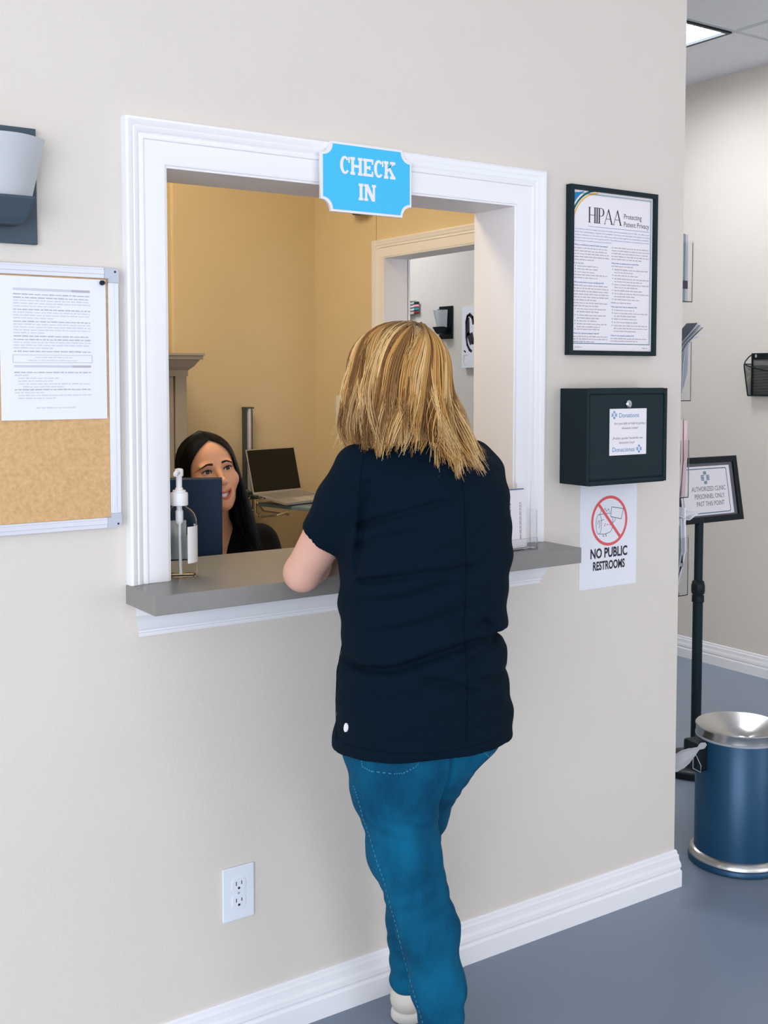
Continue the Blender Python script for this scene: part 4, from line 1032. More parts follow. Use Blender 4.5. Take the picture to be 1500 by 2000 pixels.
def eye(frame, side, gaze, parent, origin):
    """eyeball with brown iris; own +Z looks along the gaze."""
    q = MB(); R_ = .0124; rings = 28; segs = 32; prof = [(R_*math.sin(PI*k/rings), -R_*math.cos(PI*k/rings)) for k in range(rings+1)]
    prof[0] = (0, -R_); prof[-1] = (0, R_); q.lathe(prof, segs, close=False)
    o = q.build('eye', 'eyeball', parent, smooth=True)
    o.location = frame.world((.031*side, .0685, 0)) - Vector(origin)
    o.rotation_euler = Vector(gaze).to_track_quat('Z', 'Y').to_euler()
    return o
em = mat('eyeball', (.8, .78, .75), .08); M['eyeball'] = em
nt = em.node_tree; tc = nt.nodes.new('ShaderNodeTexCoord'); sp = nt.nodes.new('ShaderNodeSeparateXYZ'); dv = nt.nodes.new('ShaderNodeMath'); dv.operation = 'DIVIDE'; dv.inputs[1].default_value = .0124
cr = nt.nodes.new('ShaderNodeValToRGB'); cr.color_ramp.interpolation = 'LINEAR'; E_ = cr.color_ramp.elements
E_[0].position = 0; E_[0].color = (.72, .68, .64, 1); E_[1].position = .845; E_[1].color = (.70, .66, .62, 1)
for p_, c_ in ((.87, (.02, .010, .006, 1)), (.90, (.045, .022, .012, 1)), (.955, (.06, .03, .015, 1)), (.965, (.002, .002, .002, 1))):
    e_ = E_.new(p_); e_.color = c_
nt.links.new(tc.outputs['Object'], sp.inputs[0]); nt.links.new(sp.outputs[2], dv.inputs[0]); nt.links.new(dv.outputs[0], cr.inputs[0]); nt.links.new(cr.outputs[0], nt.nodes['Principled BSDF'].inputs['Base Color'])

def strands(name, paths, m, parent, origin, sheets=(), cen=(0,0,0)):
    """paths: list of (points Nx3, radii N, colours Nx3) drawn as three-sided tapering strands in one mesh; sheets: (grid points, colour) underneath."""
    V = []; F = []; K = []; cen = np.array(cen)
    base = 0
    for P, r, c in paths:
        n = len(P); T = np.gradient(P, axis=0); T /= np.linalg.norm(T, axis=1, keepdims=True)+1e-9
        A = np.cross(T, P-cen); A /= np.linalg.norm(A, axis=1, keepdims=True)+1e-9; Bn = np.cross(T, A)
        for k in range(3):
            a = 2*PI*k/3; V.append(P + (A*math.cos(a)+Bn*math.sin(a))*r[:, None]); K.append(c)
        i = np.arange(n-1)
        for k in range(3):
            k2 = (k+1) % 3; F.append(np.stack([base+k*n+i, base+k2*n+i, base+k2*n+i+1, base+k*n+i+1], -1))
        base += 3*n
    for G, c in sheets:
        nu, nv = G.shape[:2]; V.append(G.reshape(-1, 3)); K.append(np.tile(np.array(c), (nu*nv, 1))); I = base+np.arange(nu*nv).reshape(nu, nv)
        F.append(np.stack([I[:-1, :-1].ravel(), I[1:, :-1].ravel(), I[1:, 1:].ravel(), I[:-1, 1:].ravel()], -1)); base += nu*nv
    V = np.concatenate(V); F = np.concatenate(F); K = np.concatenate(K)
    me = bpy.data.meshes.new(name); me.vertices.add(len(V)); me.vertices.foreach_set('co', (V-np.array(origin)).astype(np.float32).ravel())
    me.loops.add(F.size); me.loops.foreach_set('vertex_index', F.astype(np.int32).ravel())
    me.polygons.add(len(F)); me.polygons.foreach_set('loop_start', np.arange(0, F.size, 4, dtype=np.int32)); me.polygons.foreach_set('loop_total', np.full(len(F), 4, np.int32))
    me.update(calc_edges=True); me.polygons.foreach_set('use_smooth', np.ones(len(F), bool))
    a = me.color_attributes.new('lock_colour', 'FLOAT_COLOR', 'POINT'); a.data.foreach_set('color', np.concatenate([K, np.ones((len(K), 1))], 1).astype(np.float32).ravel())
    me.materials.append(m); o = bpy.data.objects.new(name, me); C.objects.link(o); o.parent = parent
    return o

def hand(P, wrist, mid, up, side, r=1.0, curl=.35):
    """palm, four fingers and a thumb; wrist to knuckle direction mid, up the back of the hand, side the thumb's side."""
    w_, d, u, s_ = Vector(wrist), Vector(mid).normalized(), Vector(up).normalized(), Vector(side).normalized()
    f = cone(P, w_, w_+d*.035, .022*r, .024*r)
    for k, off in enumerate((.022, .008, -.007, -.021)):
        f = smin(f, cone(P, w_+d*.02+s_*off*.6, w_+d*.078+s_*off, .015*r, .0110*r), .012)
    for k, (off, ln) in enumerate(((.024, .066), (.008, .074), (-.008, .069), (-.023, .053))):
        a = w_+d*.080+s_*off; p = [a]; dirn = d.copy()
        for seg, part in enumerate((.45, .30, .25)):
            dirn = (dirn - u*curl*(.5+.35*seg)).normalized(); p.append(p[-1]+dirn*ln*part)
        f = smin(f, chain(P, p, [.0098*r, .0090*r, .0082*r, .0070*r], .004), .006)
    a = w_+d*.022+s_*.024; p = [a, a+d*.030+s_*.022-u*.006, a+d*.056+s_*.028-u*.012, a+d*.078+s_*.026-u*.017]
    return smin(f, chain(P, p, [.014*r, .0115*r, .010*r, .0082*r], .005), .008)

# ---------------------------------------------------------------- the woman at the counter
WO = (1.38, -.38, 0)
woman = thing('person', 'person with blonde hair, navy shirt and blue jeans leaning on the counter', 'person', WO)
hf = Frame((1.334, -.335, 1.514), yaw=0, pitch=-6, roll=13, facing=(0, 1))
LE, LW = (1.186, -.208, 1.116), (1.345, -.040, 1.126)        # left elbow, wrist
RE, RW = (1.575, -.170, 1.130), (1.470, .000, 1.126)
LS, RS = (1.232, -.365, 1.335), (1.536, -.335, 1.330)
torso = [(.70,1.383,-.375,.192,.133),(.80,1.381,-.378,.190,.133),(.90,1.378,-.382,.184,.127),(.98,1.378,-.382,.178,.122),(1.08,1.382,-.380,.182,.124),(1.18,1.390,-.378,.184,.122),(1.28,1.396,-.374,.178,.112),(1.34,1.394,-.372,.160,.095),(1.385,1.386,-.370,.110,.070),(1.41,1.380,-.368,.07,.055)]
lleg = [((1.294,-.385,.80),.094),((1.298,-.392,.70),.083),((1.318,-.395,.55),.066),((1.345,-.400,.46),.056),((1.362,-.420,.38),.0545),((1.382,-.430,.25),.047),((1.394,-.432,.10),.037),((1.396,-.430,.05),.036)]
rleg = [((1.464,-.350,.80),.094),((1.462,-.305,.70),.082),((1.476,-.218,.55),.065),((1.488,-.180,.46),.057),((1.496,-.170,.38),.054),((1.507,-.150,.25),.047),((1.516,-.128,.10),.038),((1.517,-.120,.06),.037)]
def body_fn(P):
    f = near(P, hf.o, .22, lambda Q: head_sdf(hf.local(Q)))
    f = smin(f, cone(P, hf.world((0, -.020, -.060)), (1.372, -.368, 1.36), .054, .060), .025)
    t = [(z, cx, cy, a*(.72 if z < .95 else .82 if z < 1.3 else .90), b*(.70 if z < .95 else .80 if z < 1.3 else .88)) for z, cx, cy, a, b in torso[1:]]
    f = smin(f, loft(P, t, 0, 2.2), .04)
    for S_, E_, W_, sd in ((LS, LE, LW, -1), (RS, RE, RW, 1)):
        mid = tuple(np.array(S_)*.5+np.array(E_)*.5)
        g = chain(P, [S_, mid, E_], [.052, .0465, .0385], .02)
        d = (np.array(W_)-np.array(E_)); fm = tuple(np.array(E_)+d*.35)
        g = smin(g, chain(P, [E_, fm, W_], [.0385, .0400, .0265], .02), .012)
        dd = Vector(d).normalized(); sdv = Vector((0, 0, 1)).cross(dd)*(-sd)
        g = smin(g, near(P, W_, .24, lambda Q: hand(Q, W_, dd, (0, 0, 1), sdv, .95, .22)), .012)
        f = smin(f, g, .03)
    for leg in (lleg, rleg):
        f = smin(f, chain(P, [p for p, r in leg], [r*.74 for p, r in leg], .02), .03)
    return f
wb = organic('body', body_fn, axis_coords(1.08, 1.70, .0045), axis_coords(-.57, .18, .0045), axis_coords(.02, 1.67, .0048), M['skin_fair'], woman, WO)

# wrinkles of the shirt: (points in (s, z) seen from behind, depth, width, overhang)
r_dir = np.array([.829, -.559])
def sz(P): return (P[..., 0]-1.383)*r_dir[0] + (P[..., 1]+.38)*r_dir[1], P[..., 2]
def px_sz(px, py): return ((px-825)/940.0, 1.371-(py-885)/930.0)
folds = [([(672,1268),(705,1273),(760,1270),(830,1252),(905,1236),(985,1238)], .0068, .011, .005),
         ([(700,1112),(800,1096),(905,1090)], .0040, .009, .002), ([(690,1150),(780,1140),(860,1120)], .0025, .012, .001),
         ([(698,1012),(760,990),(850,968)], .0040, .010, .002), ([(695,1050),(740,1030),(800,1022)], .0022, .010, 0),
         ([(905,1268),(945,1250),(980,1230)], .0042, .010, .003), ([(820,1290),(870,1306),(910,1322)], .0050, .011, .002), ([(905,1300),(950,1312),(990,1310)], .0035, .010, .002),
         ([(690,1095),(698,1050),(704,975),(712,930)], .0032, .009, .002),
         ([(930,1200),(960,1225),(988,1255)], .0040, .010, .002), ([(840,1352),(900,1362),(960,1356)], .0022, .014, .001), ([(700,1330),(780,1318),(850,1330)], .0020, .016, .001),
         ([(720,1205),(800,1190),(900,1168)], .0028, .013, .001), ([(760,1400),(850,1405),(930,1398)], .0016, .016, 0)]
def fold_field(P):
    s, z = sz(P); out = np.zeros(s.shape, np.float32)
    for pts, amp, wd, ov in folds:
        q = [px_sz(*p) for p in pts]; best = np.full(s.shape, 1.0, np.float32); sg = np.zeros(s.shape, np.float32)
        for (s0, z0), (s1, z1) in zip(q, q[1:]):
            dx, dz = s1-s0, z1-z0; t = np.clip(((s-s0)*dx+(z-z0)*dz)/(dx*dx+dz*dz), 0, 1)
            ex, ez = s-s0-t*dx, z-z0-t*dz; d = np.sqrt(ex*ex+ez*ez); m_ = d < best; best = np.where(m_, d, best); sg = np.where(m_, np.sign(ez), sg)
        taper = np.clip((.178-np.abs(s-.003))/.035, .08, 1)
        out += taper*( 1.8*amp*np.exp(-(best/(.8*wd))**2) - ov*np.exp(-((best-wd*1.5)/wd)**2)*(sg > 0))
    return out
shirt_rows = [(.60,1.386,-.376,.215,.160)] + [(z, cx, cy, a*k+.006, b*k+.006) for (z, cx, cy, a, b), k in zip(torso, (1.035,1.02,1.0,1.0,1.0,1.0,1.0,1.0,1.0,1.0))]
def shirt_fn(P):
    f = loft(P, shirt_rows, 0, 2.3)
    f = smin(f, ellip(P, (1.355, -.455, .83), (.125, .062, .13)), .05)              # seat under the cloth
    f = smin(f, ellip(P, (1.385, -.44, 1.20), (.120, .052, .15)), .06)
    for S_, E_, t1 in ((LS, LE, .62), (RS, RE, .62)):
        a, b = np.array(S_), np.array(E_); c = a+(b-a)*t1
        g = chain(P, [tuple(a+np.array([0, 0, .0])), tuple(a+(b-a)*.3), tuple(c+(b-a)*.12)], [.060, .055, .0485], .02)
        n_ = V3((b-a)/np.linalg.norm(b-a)); g = smax(g, (P-V3(c))@n_, .004)
        f = smin(f, g, .045)
    m_ = np.abs(f) < .04
    if m_.any(): f[m_] += fold_field(P[m_])
    s, z = sz(P)
    f = f - .0022*np.sin(z*38+s*9)*np.sin(s*31+1.3) - .0012*np.sin(z*95-s*40)
    f = smax(f, .768 + .010*np.cos((s+.02)*9) - z, .003)                             # hem
    # neck opening and hollow sleeves and hem
    f = smax(f, -cone(P, (1.374, -.362, 1.375), (1.345, -.335, 1.50), .060, .068), .006)
    for S_, E_ in ((LS, LE), (RS, RE)):
        a, b = np.array(S_), np.array(E_); f = smax(f, -cone(P, tuple(a+(b-a)*.55), tuple(b), .0445, .042), .002)
    return smax(f, -loft(P, [(z, cx, cy, a*.965, b*.96) for z, cx, cy, a, b in [(.60,1.384,-.378,.199,.145),(.76,1.382,-.378,.193,.138),(.83,1.381,-.38,.175,.125)]], 0, 2.3, .01), .004)
shirt = organic('shirt', shirt_fn, axis_coords(1.11, 1.68, .0038), axis_coords(-.56, -.12, .0038), axis_coords(.71, 1.43, .0038), M['tee'], woman, WO)

def jeans_fn(P):
    pel = [(.68,1.365,-.372,.09,.09),(.745,1.377,-.374,.170,.122),(.80,1.384,-.376,.180,.128),(.90,1.381,-.380,.172,.120),(.96,1.38,-.38,.165,.115)]
    f = loft(P, pel, 0, 2.3, .03)
    for leg in (lleg, rleg):
        pts = [p for p, r in leg][:-1]; rs = [r for p, r in leg][:-1]
        f = smin(f, chain(P, pts, [r+.005 for r in rs], .03), .022)
    f = smin(f, ellip(P, (1.312, -.440, .745), (.080, .055, .080)), .03); f = smin(f, ellip(P, (1.436, -.405, .815), (.066, .050, .072)), .05)
    s, z = sz(P)
    w_ = np.exp(-((z-.62)/.05)**2)*.0011*np.sin(z*170+s*60) + np.exp(-((z-.44)/.06)**2)*.0012*np.sin(z*160-s*70) + np.exp(-((z-.16)/.09)**2)*.0022*np.sin(z*120+s*55+np.sin(s*60))
    f = f - w_ - .0014*np.sin(z*60+s*45)
    # crease between the seat and the thighs' gap
    f = f + .010*np.exp(-((P[..., 0]-1.366)/.007)**2)*(P[..., 1] < -.36)*np.exp(-((z-.72)/.07)**2)
    return f
jeans = organic('jeans', jeans_fn, axis_coords(1.16, 1.60, .0042), axis_coords(-.54, -.04, .0042), axis_coords(.055, .97, .0042), M['denim'], woman, WO)

# seams and stitching laid on the cloth
def on_surface(tree, pts, lift=.0006, eye_=(0, -2.2733, 1.53)):
    out = []
    for x, y, z in pts:
        o_ = Vector(eye_); d = (Vector((x, y, z))-o_).normalized(); h, n_, i, dist = tree.ray_cast(o_, d)
        if h is not None: out.append(h - d*lift)
    return out
def seam_line(name, tree, pts, r, m, parent, dense=6, dash=None):
    P_ = []
    for a, b in zip(pts, pts[1:]):
        for k in range(dense): P_.append(tuple(a[i]+(b[i]-a[i])*k/dense for i in range(3)))
    P_.append(pts[-1]); h = on_surface(tree, P_)
    q = MB()
    if dash is None:
        if len(h) > 2: q.tube(h, r, 6)
    else:
        for k in range(0, len(h)-1, 2): q.tube([h[k], h[k+1]], r, 5)
    o = q.build(name, m, parent, smooth=True)
    for v in o.data.vertices: v.co -= Vector(WO)
    return o
st = tree_of(shirt, WO); jt = tree_of(jeans, WO)
seam_line('back_seam', st, [(1.423,-.45,1.374),(1.425,-.45,1.316),(1.430,-.45,1.253),(1.433,-.45,1.189),(1.435,-.45,1.125),(1.433,-.45,1.062),(1.429,-.45,1.009),(1.435,-.45,.955),(1.438,-.45,.89),(1.438,-.45,.825),(1.437,-.45,.769)], .0011, 'seam', shirt, 10)
seam_line('armhole_seam', st, [(1.185,-.45,1.388),(1.178,-.45,1.348),(1.172,-.45,1.30),(1.168,-.45,1.25),(1.162,-.45,1.211),(1.157,-.45,1.18)], .0010, 'seam', shirt, 8)
seam_line('side_seam', st, [(1.152,-.42,1.008),(1.139,-.42,.949),(1.138,-.42,.889),(1.139,-.42,.821)], .0010, 'seam', shirt, 10)
seam_line('hem_stitching', st, [(1.135,-.45,.824),(1.194,-.45,.800),(1.267,-.45,.780),(1.356,-.45,.764),(1.449,-.45,.759),(1.518,-.45,.765)], .0008, 'seam', shirt, 10)
seam_line('pocket_stitching', jt, [(1.158,-.48,.799),(1.160,-.48,.783),(1.180,-.48,.770),(1.234,-.48,.754),(1.256,-.48,.751),(1.286,-.48,.758),(1.296,-.48,.768)], .0011, 'stitch', jeans, 8, 1)
seam_line('pocket_stitching', jt, [(1.502,-.42,.739),(1.508,-.42,.730),(1.522,-.42,.716),(1.532,-.42,.723)], .0011, 'stitch', jeans, 8, 1)
seam_line('outer_seam', jt, [(1.178,-.42,.724),(1.188,-.42,.696),(1.201,-.42,.652),(1.216,-.42,.612),(1.232,-.42,.561),(1.250,-.42,.514),(1.266,-.42,.457),(1.281,-.42,.410),(1.296,-.42,.353),(1.313,-.42,.294),(1.330,-.42,.239),(1.348,-.42,.185)], .0009, 'stitch', jeans, 9, 1)
seam_line('seat_seam', jt, [(1.359,-.46,.748),(1.358,-.46,.725),(1.358,-.46,.702)], .0012, 'denim', jeans, 8)
# white oval mark near the hem
eye0 = Vector((0, -2.2733, 1.53)); d = (Vector((1.137, -.46, .858))-eye0).normalized(); h, n_, i_, _ = st.ray_cast(eye0, d)
if h is not None:
    if n_.dot(d) > 0: n_ = -n_
    rt = Vector((0,0,1)).cross(n_).normalized(); up = n_.cross(rt); q = MB()
    vs = [h + n_*.0022 + rt*.0075*math.cos(2*PI*k/28) + up*.0088*math.sin(2*PI*k/28) for k in range(28)]; vb = [v - n_*.004 for v in vs]
    q.add([v-Vector(WO) for v in vs+vb], [tuple(range(28)), tuple(range(55, 27, -1))] + [(k, (k+1) % 28, (k+1) % 28+28, k+28) for k in range(28)])
    q.build('oval_emblem', 'signwhite', shirt)

def shoe(heel, yaw, parent, origin):
    """low sneaker, heel at the given floor point, toe along yaw (0 = +y)."""
    c, s = math.cos(math.radians(yaw)), math.sin(math.radians(yaw)); fx, fy = -s, c
    pt = lambda t, w_, z: (heel[0]+fx*t+fy*w_, heel[1]+fy*t-fx*w_, z)
    def up_fn(P):
        f = chain(P, [pt(.035, 0, .050), pt(.11, 0, .046), pt(.19, .004, .036), pt(.225, .004, .032)], [.037, .037, .036, .028], .03)
        f = smin(f, cone(P, pt(.035, 0, .05), pt(.045, 0, .085), .036, .038), .02)
        return smax(smax(f, .014-P[..., 2], .004), -cone(P, pt(.045, 0, .082), pt(.045, 0, .12), .030, .032), .003)
    def so_fn(P):
        f = chain(P, [pt(.035, 0, .01), pt(.11, 0, .01), pt(.19, .004, .01), pt(.228, .004, .01)], [.040, .039, .041, .032], .03)
        return smax(smax(f, .0015-P[..., 2], .003), P[..., 2]-.026, .004)
    xs = axis_coords(heel[0]-.12, heel[0]+.30, .004); ys = axis_coords(heel[1]-.10, heel[1]+.30, .004); zs = axis_coords(-.01, .12, .004)
    o = organic('shoe', up_fn, xs, ys, zs, M['shoe'], parent, origin); so = organic('sole', so_fn, xs, ys, zs, M['sole'], o, (0, 0, 0))
    for v in so.data.vertices: v.co -= Vector(origin)
    return o
shoe((1.396, -.475, 0), 4, woman, WO); 
shoe((1.486, -.142, 0), -62, woman, WO)

# --- blonde hair: locks falling from a parting over the skull, fanning out towards the shoulders
nr = np.random.default_rng(7)
def unit(v): return v/np.linalg.norm(v, axis=-1, keepdims=True)
def hair_path(frame, cen, rad, part, az, layer, length, flare, wob, n=22, drop=0.62, curl=0.0):
    """from the parting point over an ellipsoid to azimuth az (0 forward, + to the left), then hanging down."""
    A = math.radians(az); eq = np.array([math.sin(A), math.cos(A), -.12]); pd = unit(np.array(part, float)); eq = unit(eq)
    v = np.linspace(0, 1, n); P = np.empty((n, 3)); k1 = int(n*(1-drop))+1
    om = math.acos(np.clip(pd @ eq, -1, 1))
    for i in range(k1):
        t = (i/(k1-1))**.9; q = (math.sin((1-t)*om)*pd + math.sin(t*om)*eq)/max(math.sin(om), 1e-3); P[i] = np.array(cen) + unit(q)*np.array(rad)*(layer + .03*math.sin(t*PI))
    p0 = P[k1-1]; out = np.array([math.sin(A), math.cos(A), 0])
    for i in range(k1, n):
        t = (i-k1+1)/(n-k1)
        P[i] = p0 + np.array([0, 0, -1])*length*t + out*(flare*t + curl*t*t*t) + np.array([wob[0]*math.sin(t*4+wob[2]), wob[1]*math.sin(t*3+wob[3]), 0])*t
    for _ in range(5): P[1:-1] = P[1:-1]*.5 + (P[:-2]+P[2:])*.25
    W = np.array([list(frame.world(p)) for p in P])
    return W
def make_blonde():
    paths = []; cen = (0, -.012, .030); rad = (.099, .112, .096)
    light, mid, deep, root = [np.array(s2l(*c)) for c in ((238, 200, 140), (204, 154, 88), (128, 88, 48), (62, 44, 30))]
    nclump = 340
    for c in range(nclump):
        side = 1 if c % 2 else -1
        az = side*nr.uniform(48, 181); tpart = np.clip((abs(az)-45)/135 + nr.normal(0, .12), 0, 1)
        part = (side*.02 + nr.normal(0, .03), .55-1.25*tpart + nr.normal(0, .05), 1.0)
        lay = nr.uniform(.90, 1.05); wob = nr.normal(0, .015, 4); wob[2:] = nr.uniform(0, 6, 2)
        a_ = abs(az)
        if side > 0: L_ = .160 + .030*np.exp(-((a_-120)/28)**2); fl = .004; cu = -.030
        else: L_ = .143 + .052*np.exp(-((a_-148)/26)**2); fl = .054 if a_ < 150 else .030; cu = .012
        if a_ > 165: L_ *= 1.0
        L_ *= nr.uniform(.80, 1.08); cu += nr.normal(0, .014); fl += nr.normal(0, .006)
        u = nr.uniform(); tone = light*.9+mid*.1 if u < .36 else (mid if u < .72 else deep*.8+mid*.2); tone = tone*nr.uniform(.82, 1.12)
        stray = nr.uniform() < .10
        if stray: lay += .045; L_ *= 1.05
        spread = nr.uniform(1.5, 4.2); tip = nr.uniform(.35, .85)
        C0 = hair_path(hf, cen, rad, part, az, lay, L_, fl, wob, curl=cu)
        for k in range(6 if stray else nr.integers(9, 18)):
            w2 = wob + np.concatenate([nr.normal(0, .0012, 2), nr.normal(0, .08, 2)])
            P = hair_path(hf, cen, rad, (part[0]+nr.normal(0, .006), part[1]+nr.normal(0, .006), part[2]), az+nr.normal(0, spread), lay+nr.normal(0, .007), L_*nr.uniform(.85, 1.05), fl+nr.normal(0, .003), w2, curl=cu+nr.normal(0, .007))
            n = len(P); t = np.linspace(0, 1, n); g = (tip*np.clip((t-.45)/.55, 0, 1)**1.5)[:, None]; P = P*(1-g) + (C0+(P[-1]-C0[-1])*np.array([.25, .25, 1.0]))*g
            r = .00115*(1-.75*t**3)*nr.uniform(.7, 1.25)
            rt = np.clip(1-t/.17, 0, 1)[:, None]*(.75 if nr.uniform() < .7 else .3); tc_ = tone*nr.uniform(.94, 1.06)
            paths.append((P, r, root*rt + tc_*(1-rt)))
    # sheets below the strands close the gaps
    sheets = []
    for side in (1, -1):
        G = []
        for az in np.linspace(40, 182, 30):
            tp = np.clip((az-45)/135, 0, 1); cu = -.03 if side > 0 else .0
            G.append(hair_path(hf, cen, rad, (side*.02, .55-1.25*tp, 1.0), side*az, .88, 0.14 if az < 150 else .15, .0 if side > 0 else .04, (0,0,0,0), curl=cu))
        sheets.append((np.array(G), deep*.55))
    return strands('hair', paths, M['blonde'], woman, WO, sheets, list(hf.world((0, 0, -.02))))
make_blonde()
for sd in (1, -1): eye(hf, sd, hf.f*.97 - Vector((0, 0, .2)), woman, WO)

# ---------------------------------------------------------------- the receptionist
RO = (1.42, .80, 0)
recep = thing('person', 'smiling person with long black hair in a black scrub top seated behind the counter', 'person', RO)
rf = Frame((1.417, .736, 1.247), yaw=-7, pitch=11, roll=10, facing=(0, -1))
def rbody_fn(P):
    f = near(P, rf.o, .21, lambda Q: head_sdf(rf.local(Q)))
    f = smin(f, cone(P, rf.world((0, -.018, -.055)), (1.445, .790, 1.075), .050, .055), .022)
    t = [(.47,1.46,.83,.17,.12),(.62,1.46,.82,.15,.105),(.75,1.46,.815,.145,.10),(.90,1.458,.81,.155,.105),(.98,1.456,.81,.165,.10),(1.04,1.453,.81,.145,.075),(1.085,1.450,.805,.07,.055)]
    f = smin(f, loft(P, t, 0, 2.2), .04)
    for sd in (-1, 1):
        sh = (1.455+sd*.165, .81, 1.022); el = (1.455+sd*.215, .71, .80); wr = (1.455+sd*.13, .52, .765)
        g = chain(P, [sh, el], [.046, .037], .02); g = smin(g, chain(P, [el, wr], [.037, .026], .02), .012)
        dd = (Vector(wr)-Vector(el)).normalized(); g = smin(g, near(P, wr, .24, lambda Q: hand(Q, wr, dd, (0, 0, 1), Vector((-sd, 0, 0)), .9, .15)), .012); f = smin(f, g, .03)
        f = smin(f, chain(P, [(1.46+sd*.09, .80, .52), (1.46+sd*.11, .40, .50), (1.46+sd*.11, .42, .10), (1.46+sd*.11, .30, .05)], [.085, .062, .045, .040], .03), .03)
    return f
xs = axis_coords(1.16, 1.76, .005, [(1.325, 1.495, .0014)]); ys = axis_coords(.26, .98, .006, [(.62, .76, .0014), (.76, .84, .003)]); zs = axis_coords(0.0, 1.385, .006, [(1.125, 1.345, .0014)])
rb = organic('body', rbody_fn, xs, ys, zs, M['skin_tan'], recep, RO, relax=1)
lip_colour(rb, rf, RO, s2l(234, 178, 144), s2l(206, 108, 96))
nt = M['skin_tan'].node_tree; a_ = nt.nodes.new('ShaderNodeAttribute'); a_.attribute_name = 'skin_colour'
nt.links.new(a_.outputs['Color'], nt.nodes['Principled BSDF'].inputs['Base Color'])
gz = (Vector((1.33, -.33, 1.53))-rf.o).normalized()
for sd in (1, -1): eye(rf, sd, gz, recep, RO)
# teeth
q = MB(); vs = []; n = 24
for dz in (-.0655, -.0790):
    for k in range(n+1):
        t = -1+2*k/n; vs.append(rf.world((.0225*t, .0885-.0165*t*t-(.0006 if k % 3 == 0 else 0), dz+.0105*t*t))-Vector(RO))
q.add(vs, [(k, k+1, k+n+2, k+n+1) for k in range(n)]); te = q.build('teeth', 'teeth', recep, smooth=True)
# eyebrows and lashes: fine dark hairs laid on the skin
rt_ = tree_of(rb, RO); M['brow'] = mat('dark brown brow hair', s2l(58, 38, 30), .8, spec=.1)
def on_face(l, u):
    o_ = rf.world((l, .2, u)); h, n_, i, d_ = rt_.ray_cast(o_, -rf.f); return h
for sd in (1, -1):
    q = MB(); rb_ = random.Random(5)
    for k in range(150):
        t = k/109; l = .0125+.032*t; u = .0190+.0030*math.sin(min(t*1.35, 1)*PI/2) - .0062*max(0, t-.5)/.5
        thick = .0056*(1-.7*t**1.5)
        for j in range(3):
            du = rb_.uniform(-.5, .5)*thick; a = on_face(sd*l, u+du-.0006); b = on_face(sd*(l+.0036), u+du+.0016-.0026*t)
            if a and b: q.tube([a+rf.f*.0004-Vector(RO), b+rf.f*.0006-Vector(RO)], .00030, 3, caps=False)
    q.build('eyebrow', 'brow', recep)
    q = MB()
    for k in range(34):
        dl = -1+2*k/33; l = .031+.0148*dl; uu = .0058*(1-dl*dl)+.0012*dl
        a = Vector((sd*l, .0826-.0045*dl*dl-(.002 if dl > .5 else 0), uu)); b = a+Vector((sd*.0022*dl+.0, .0042, .0030))
        q.tube([rf.world(a)-Vector(RO), rf.world(b)-Vector(RO)], [.0006, .0002], 4, caps=False)
        if k < 33:
            dl2 = -1+2*(k+1)/33; l2 = .031+.0148*dl2; u2 = .0058*(1-dl2*dl2)+.0012*dl2
            q.tube([rf.world(a)-Vector(RO), rf.world((sd*l2, .0826-.0045*dl2*dl2-(.002 if dl2 > .5 else 0), u2))-Vector(RO)], .00075, 4, caps=False)
    q.build('eyelashes', 'brow', recep)
# black scrub top with a V neck
def scrub_fn(P):
    t = [(.58,1.46,.825,.172,.122),(.70,1.46,.818,.168,.12),(.82,1.459,.812,.166,.118),(.90,1.458,.81,.170,.116),(.98,1.456,.81,.176,.108),(1.045,1.452,.81,.152,.080),(1.10,1.448,.808,.078,.062)]
    f = loft(P, t, 0, 2.2)
    for sd in (-1, 1):
        sh = np.array((1.455+sd*.165, .81, 1.025)); el = np.array((1.455+sd*.215, .71, .80)); g = chain(P, [tuple(sh), tuple(sh+(el-sh)*.75)], [.054, .056], .02)
        g = smax(g, (P-V3(sh+(el-sh)*.66))@V3((el-sh)/np.linalg.norm(el-sh)), .004); f = smin(f, g, .045)
    f = f - .0016*np.sin(P[..., 2]*70+P[..., 0]*40)
    f = smax(f, -cone(P, (1.446, .80, 1.065), (1.43, .77, 1.20), .053, .060), .004)
    dx = np.abs(P[..., 0]-1.447); vv = np.maximum(dx-.046*np.clip((P[..., 2]-.965)/.12, 0, 1), P[..., 1]-.79)
    return smax(f, -np.maximum(vv, .965-P[..., 2]), .003)
organic('scrub_top', scrub_fn, axis_coords(1.18, 1.74, .004), axis_coords(.66, .96, .004), axis_coords(.57, 1.13, .004), M['scrub'], recep, RO)
M['trousers'] = mat('black trousers', s2l(20, 20, 24), .85)
def trouser_fn(P):
    f = loft(P, [(.44,1.46,.84,.17,.12),(.52,1.46,.835,.182,.135),(.62,1.46,.825,.165,.118)], 0, 2.3)
    for sd in (-1, 1): f = smin(f, chain(P, [(1.46+sd*.09, .80, .52), (1.46+sd*.11, .40, .50), (1.46+sd*.11, .42, .12)], [.094, .072, .056], .03), .03)
    return smax(f, -(P[..., 2]-.09), .003)
organic('trousers', trouser_fn, axis_coords(1.2, 1.72, .007), axis_coords(.28, 1.0, .007), axis_coords(.06, .66, .007), M['trousers'], recep, RO)
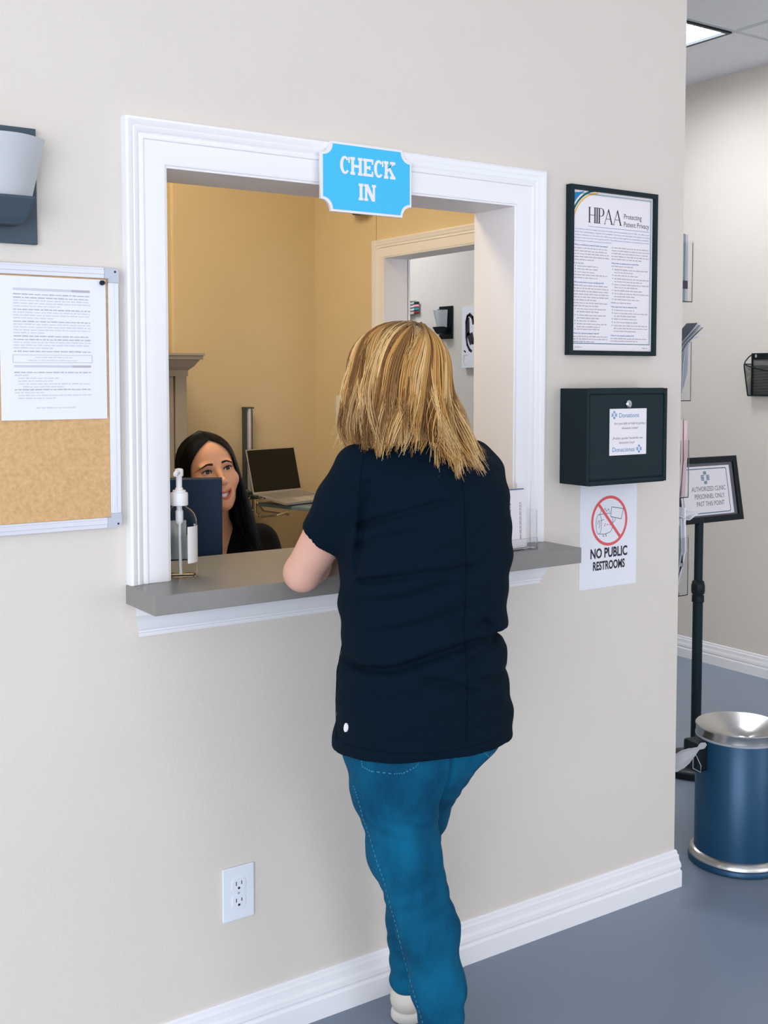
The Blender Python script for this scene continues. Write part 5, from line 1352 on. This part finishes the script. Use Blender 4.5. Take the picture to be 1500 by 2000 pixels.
def make_dark():
    paths = []; cen = (0, -.012, .032); rad = (.086, .106, .0955); tones = [np.array(s2l(*c)) for c in ((8, 8, 10), (13, 12, 13), (22, 20, 20))]
    sheets = []
    for side in (1, -1):
        G = []
        for az in np.linspace(64 if side < 0 else 56, 182, 34):
            tp = np.clip((az-54)/128, 0, 1)
            G.append(hair_path(rf, cen, rad, (.012+side*.004, 1.15-1.65*tp, 1.0), side*az, .965, .22, .012 if side > 0 else -.012, (0,0,0,0), curl=-.01))
        sheets.append((np.array(G), tones[0]))
        for c in range(260):
            az = side*nr.uniform(62 if side < 0 else 53, 181); tp = np.clip((abs(az)-54)/128+nr.normal(0, .06), -.02, 1)
            wob = nr.normal(0, .003, 4); wob[2:] = nr.uniform(0, 6, 2); lay = nr.uniform(.97, 1.01); L_ = nr.uniform(.21, .27); tone = tones[nr.integers(0, 3)]
            for k in range(10):
                P = hair_path(rf, cen, rad, (.012+side*.006+nr.normal(0, .004), 1.15-1.65*tp+nr.normal(0, .02), 1.0), az+nr.normal(0, 2.2), lay+nr.normal(0, .006), L_*nr.uniform(.95, 1.04), (.016 if side > 0 else -.010)+nr.normal(0, .003), wob+np.concatenate([nr.normal(0, .0008, 2), nr.normal(0, .1, 2)]), curl=-.012)
                t = np.linspace(0, 1, len(P)); paths.append((P, .00085*(1-.7*t**3)*nr.uniform(.7, 1.2), np.tile(tone*nr.uniform(.8, 1.2), (len(P), 1))))
    return strands('hair', paths, M['dark'], recep, RO, sheets, list(rf.world((0, 0, -.02))))
make_dark()
# office chair below the counter line
t = thing('office_chair', 'black office chair under the seated receptionist, hidden below the counter', 'chair', (1.46, .86, 0))
MB().box(-.24, .24, -.24, .22, .385, .44).build('seat', 'black', t, bevel=.02)
MB().box(-.19, .19, .215, .25, .52, .90).build('backrest', 'black', t, bevel=.015)
q = MB(); q.box(-.03, .03, .20, .24, .40, .60); q.lathe([(.025, .08), (.025, .39)], 20); q.build('post', 'slate', t)
for k in range(5):
    a = 2*PI*k/5+.3; q = MB(); q.tube([(0, 0, .085), (.26*math.cos(a), .26*math.sin(a), .055)], [.022, .014], 8); q.lathe([(0, 0), (.024, .004), (.026, .025), (.024, .046), (0, .05)], 16, .26*math.cos(a), .26*math.sin(a)); q.build('leg', 'black', t)
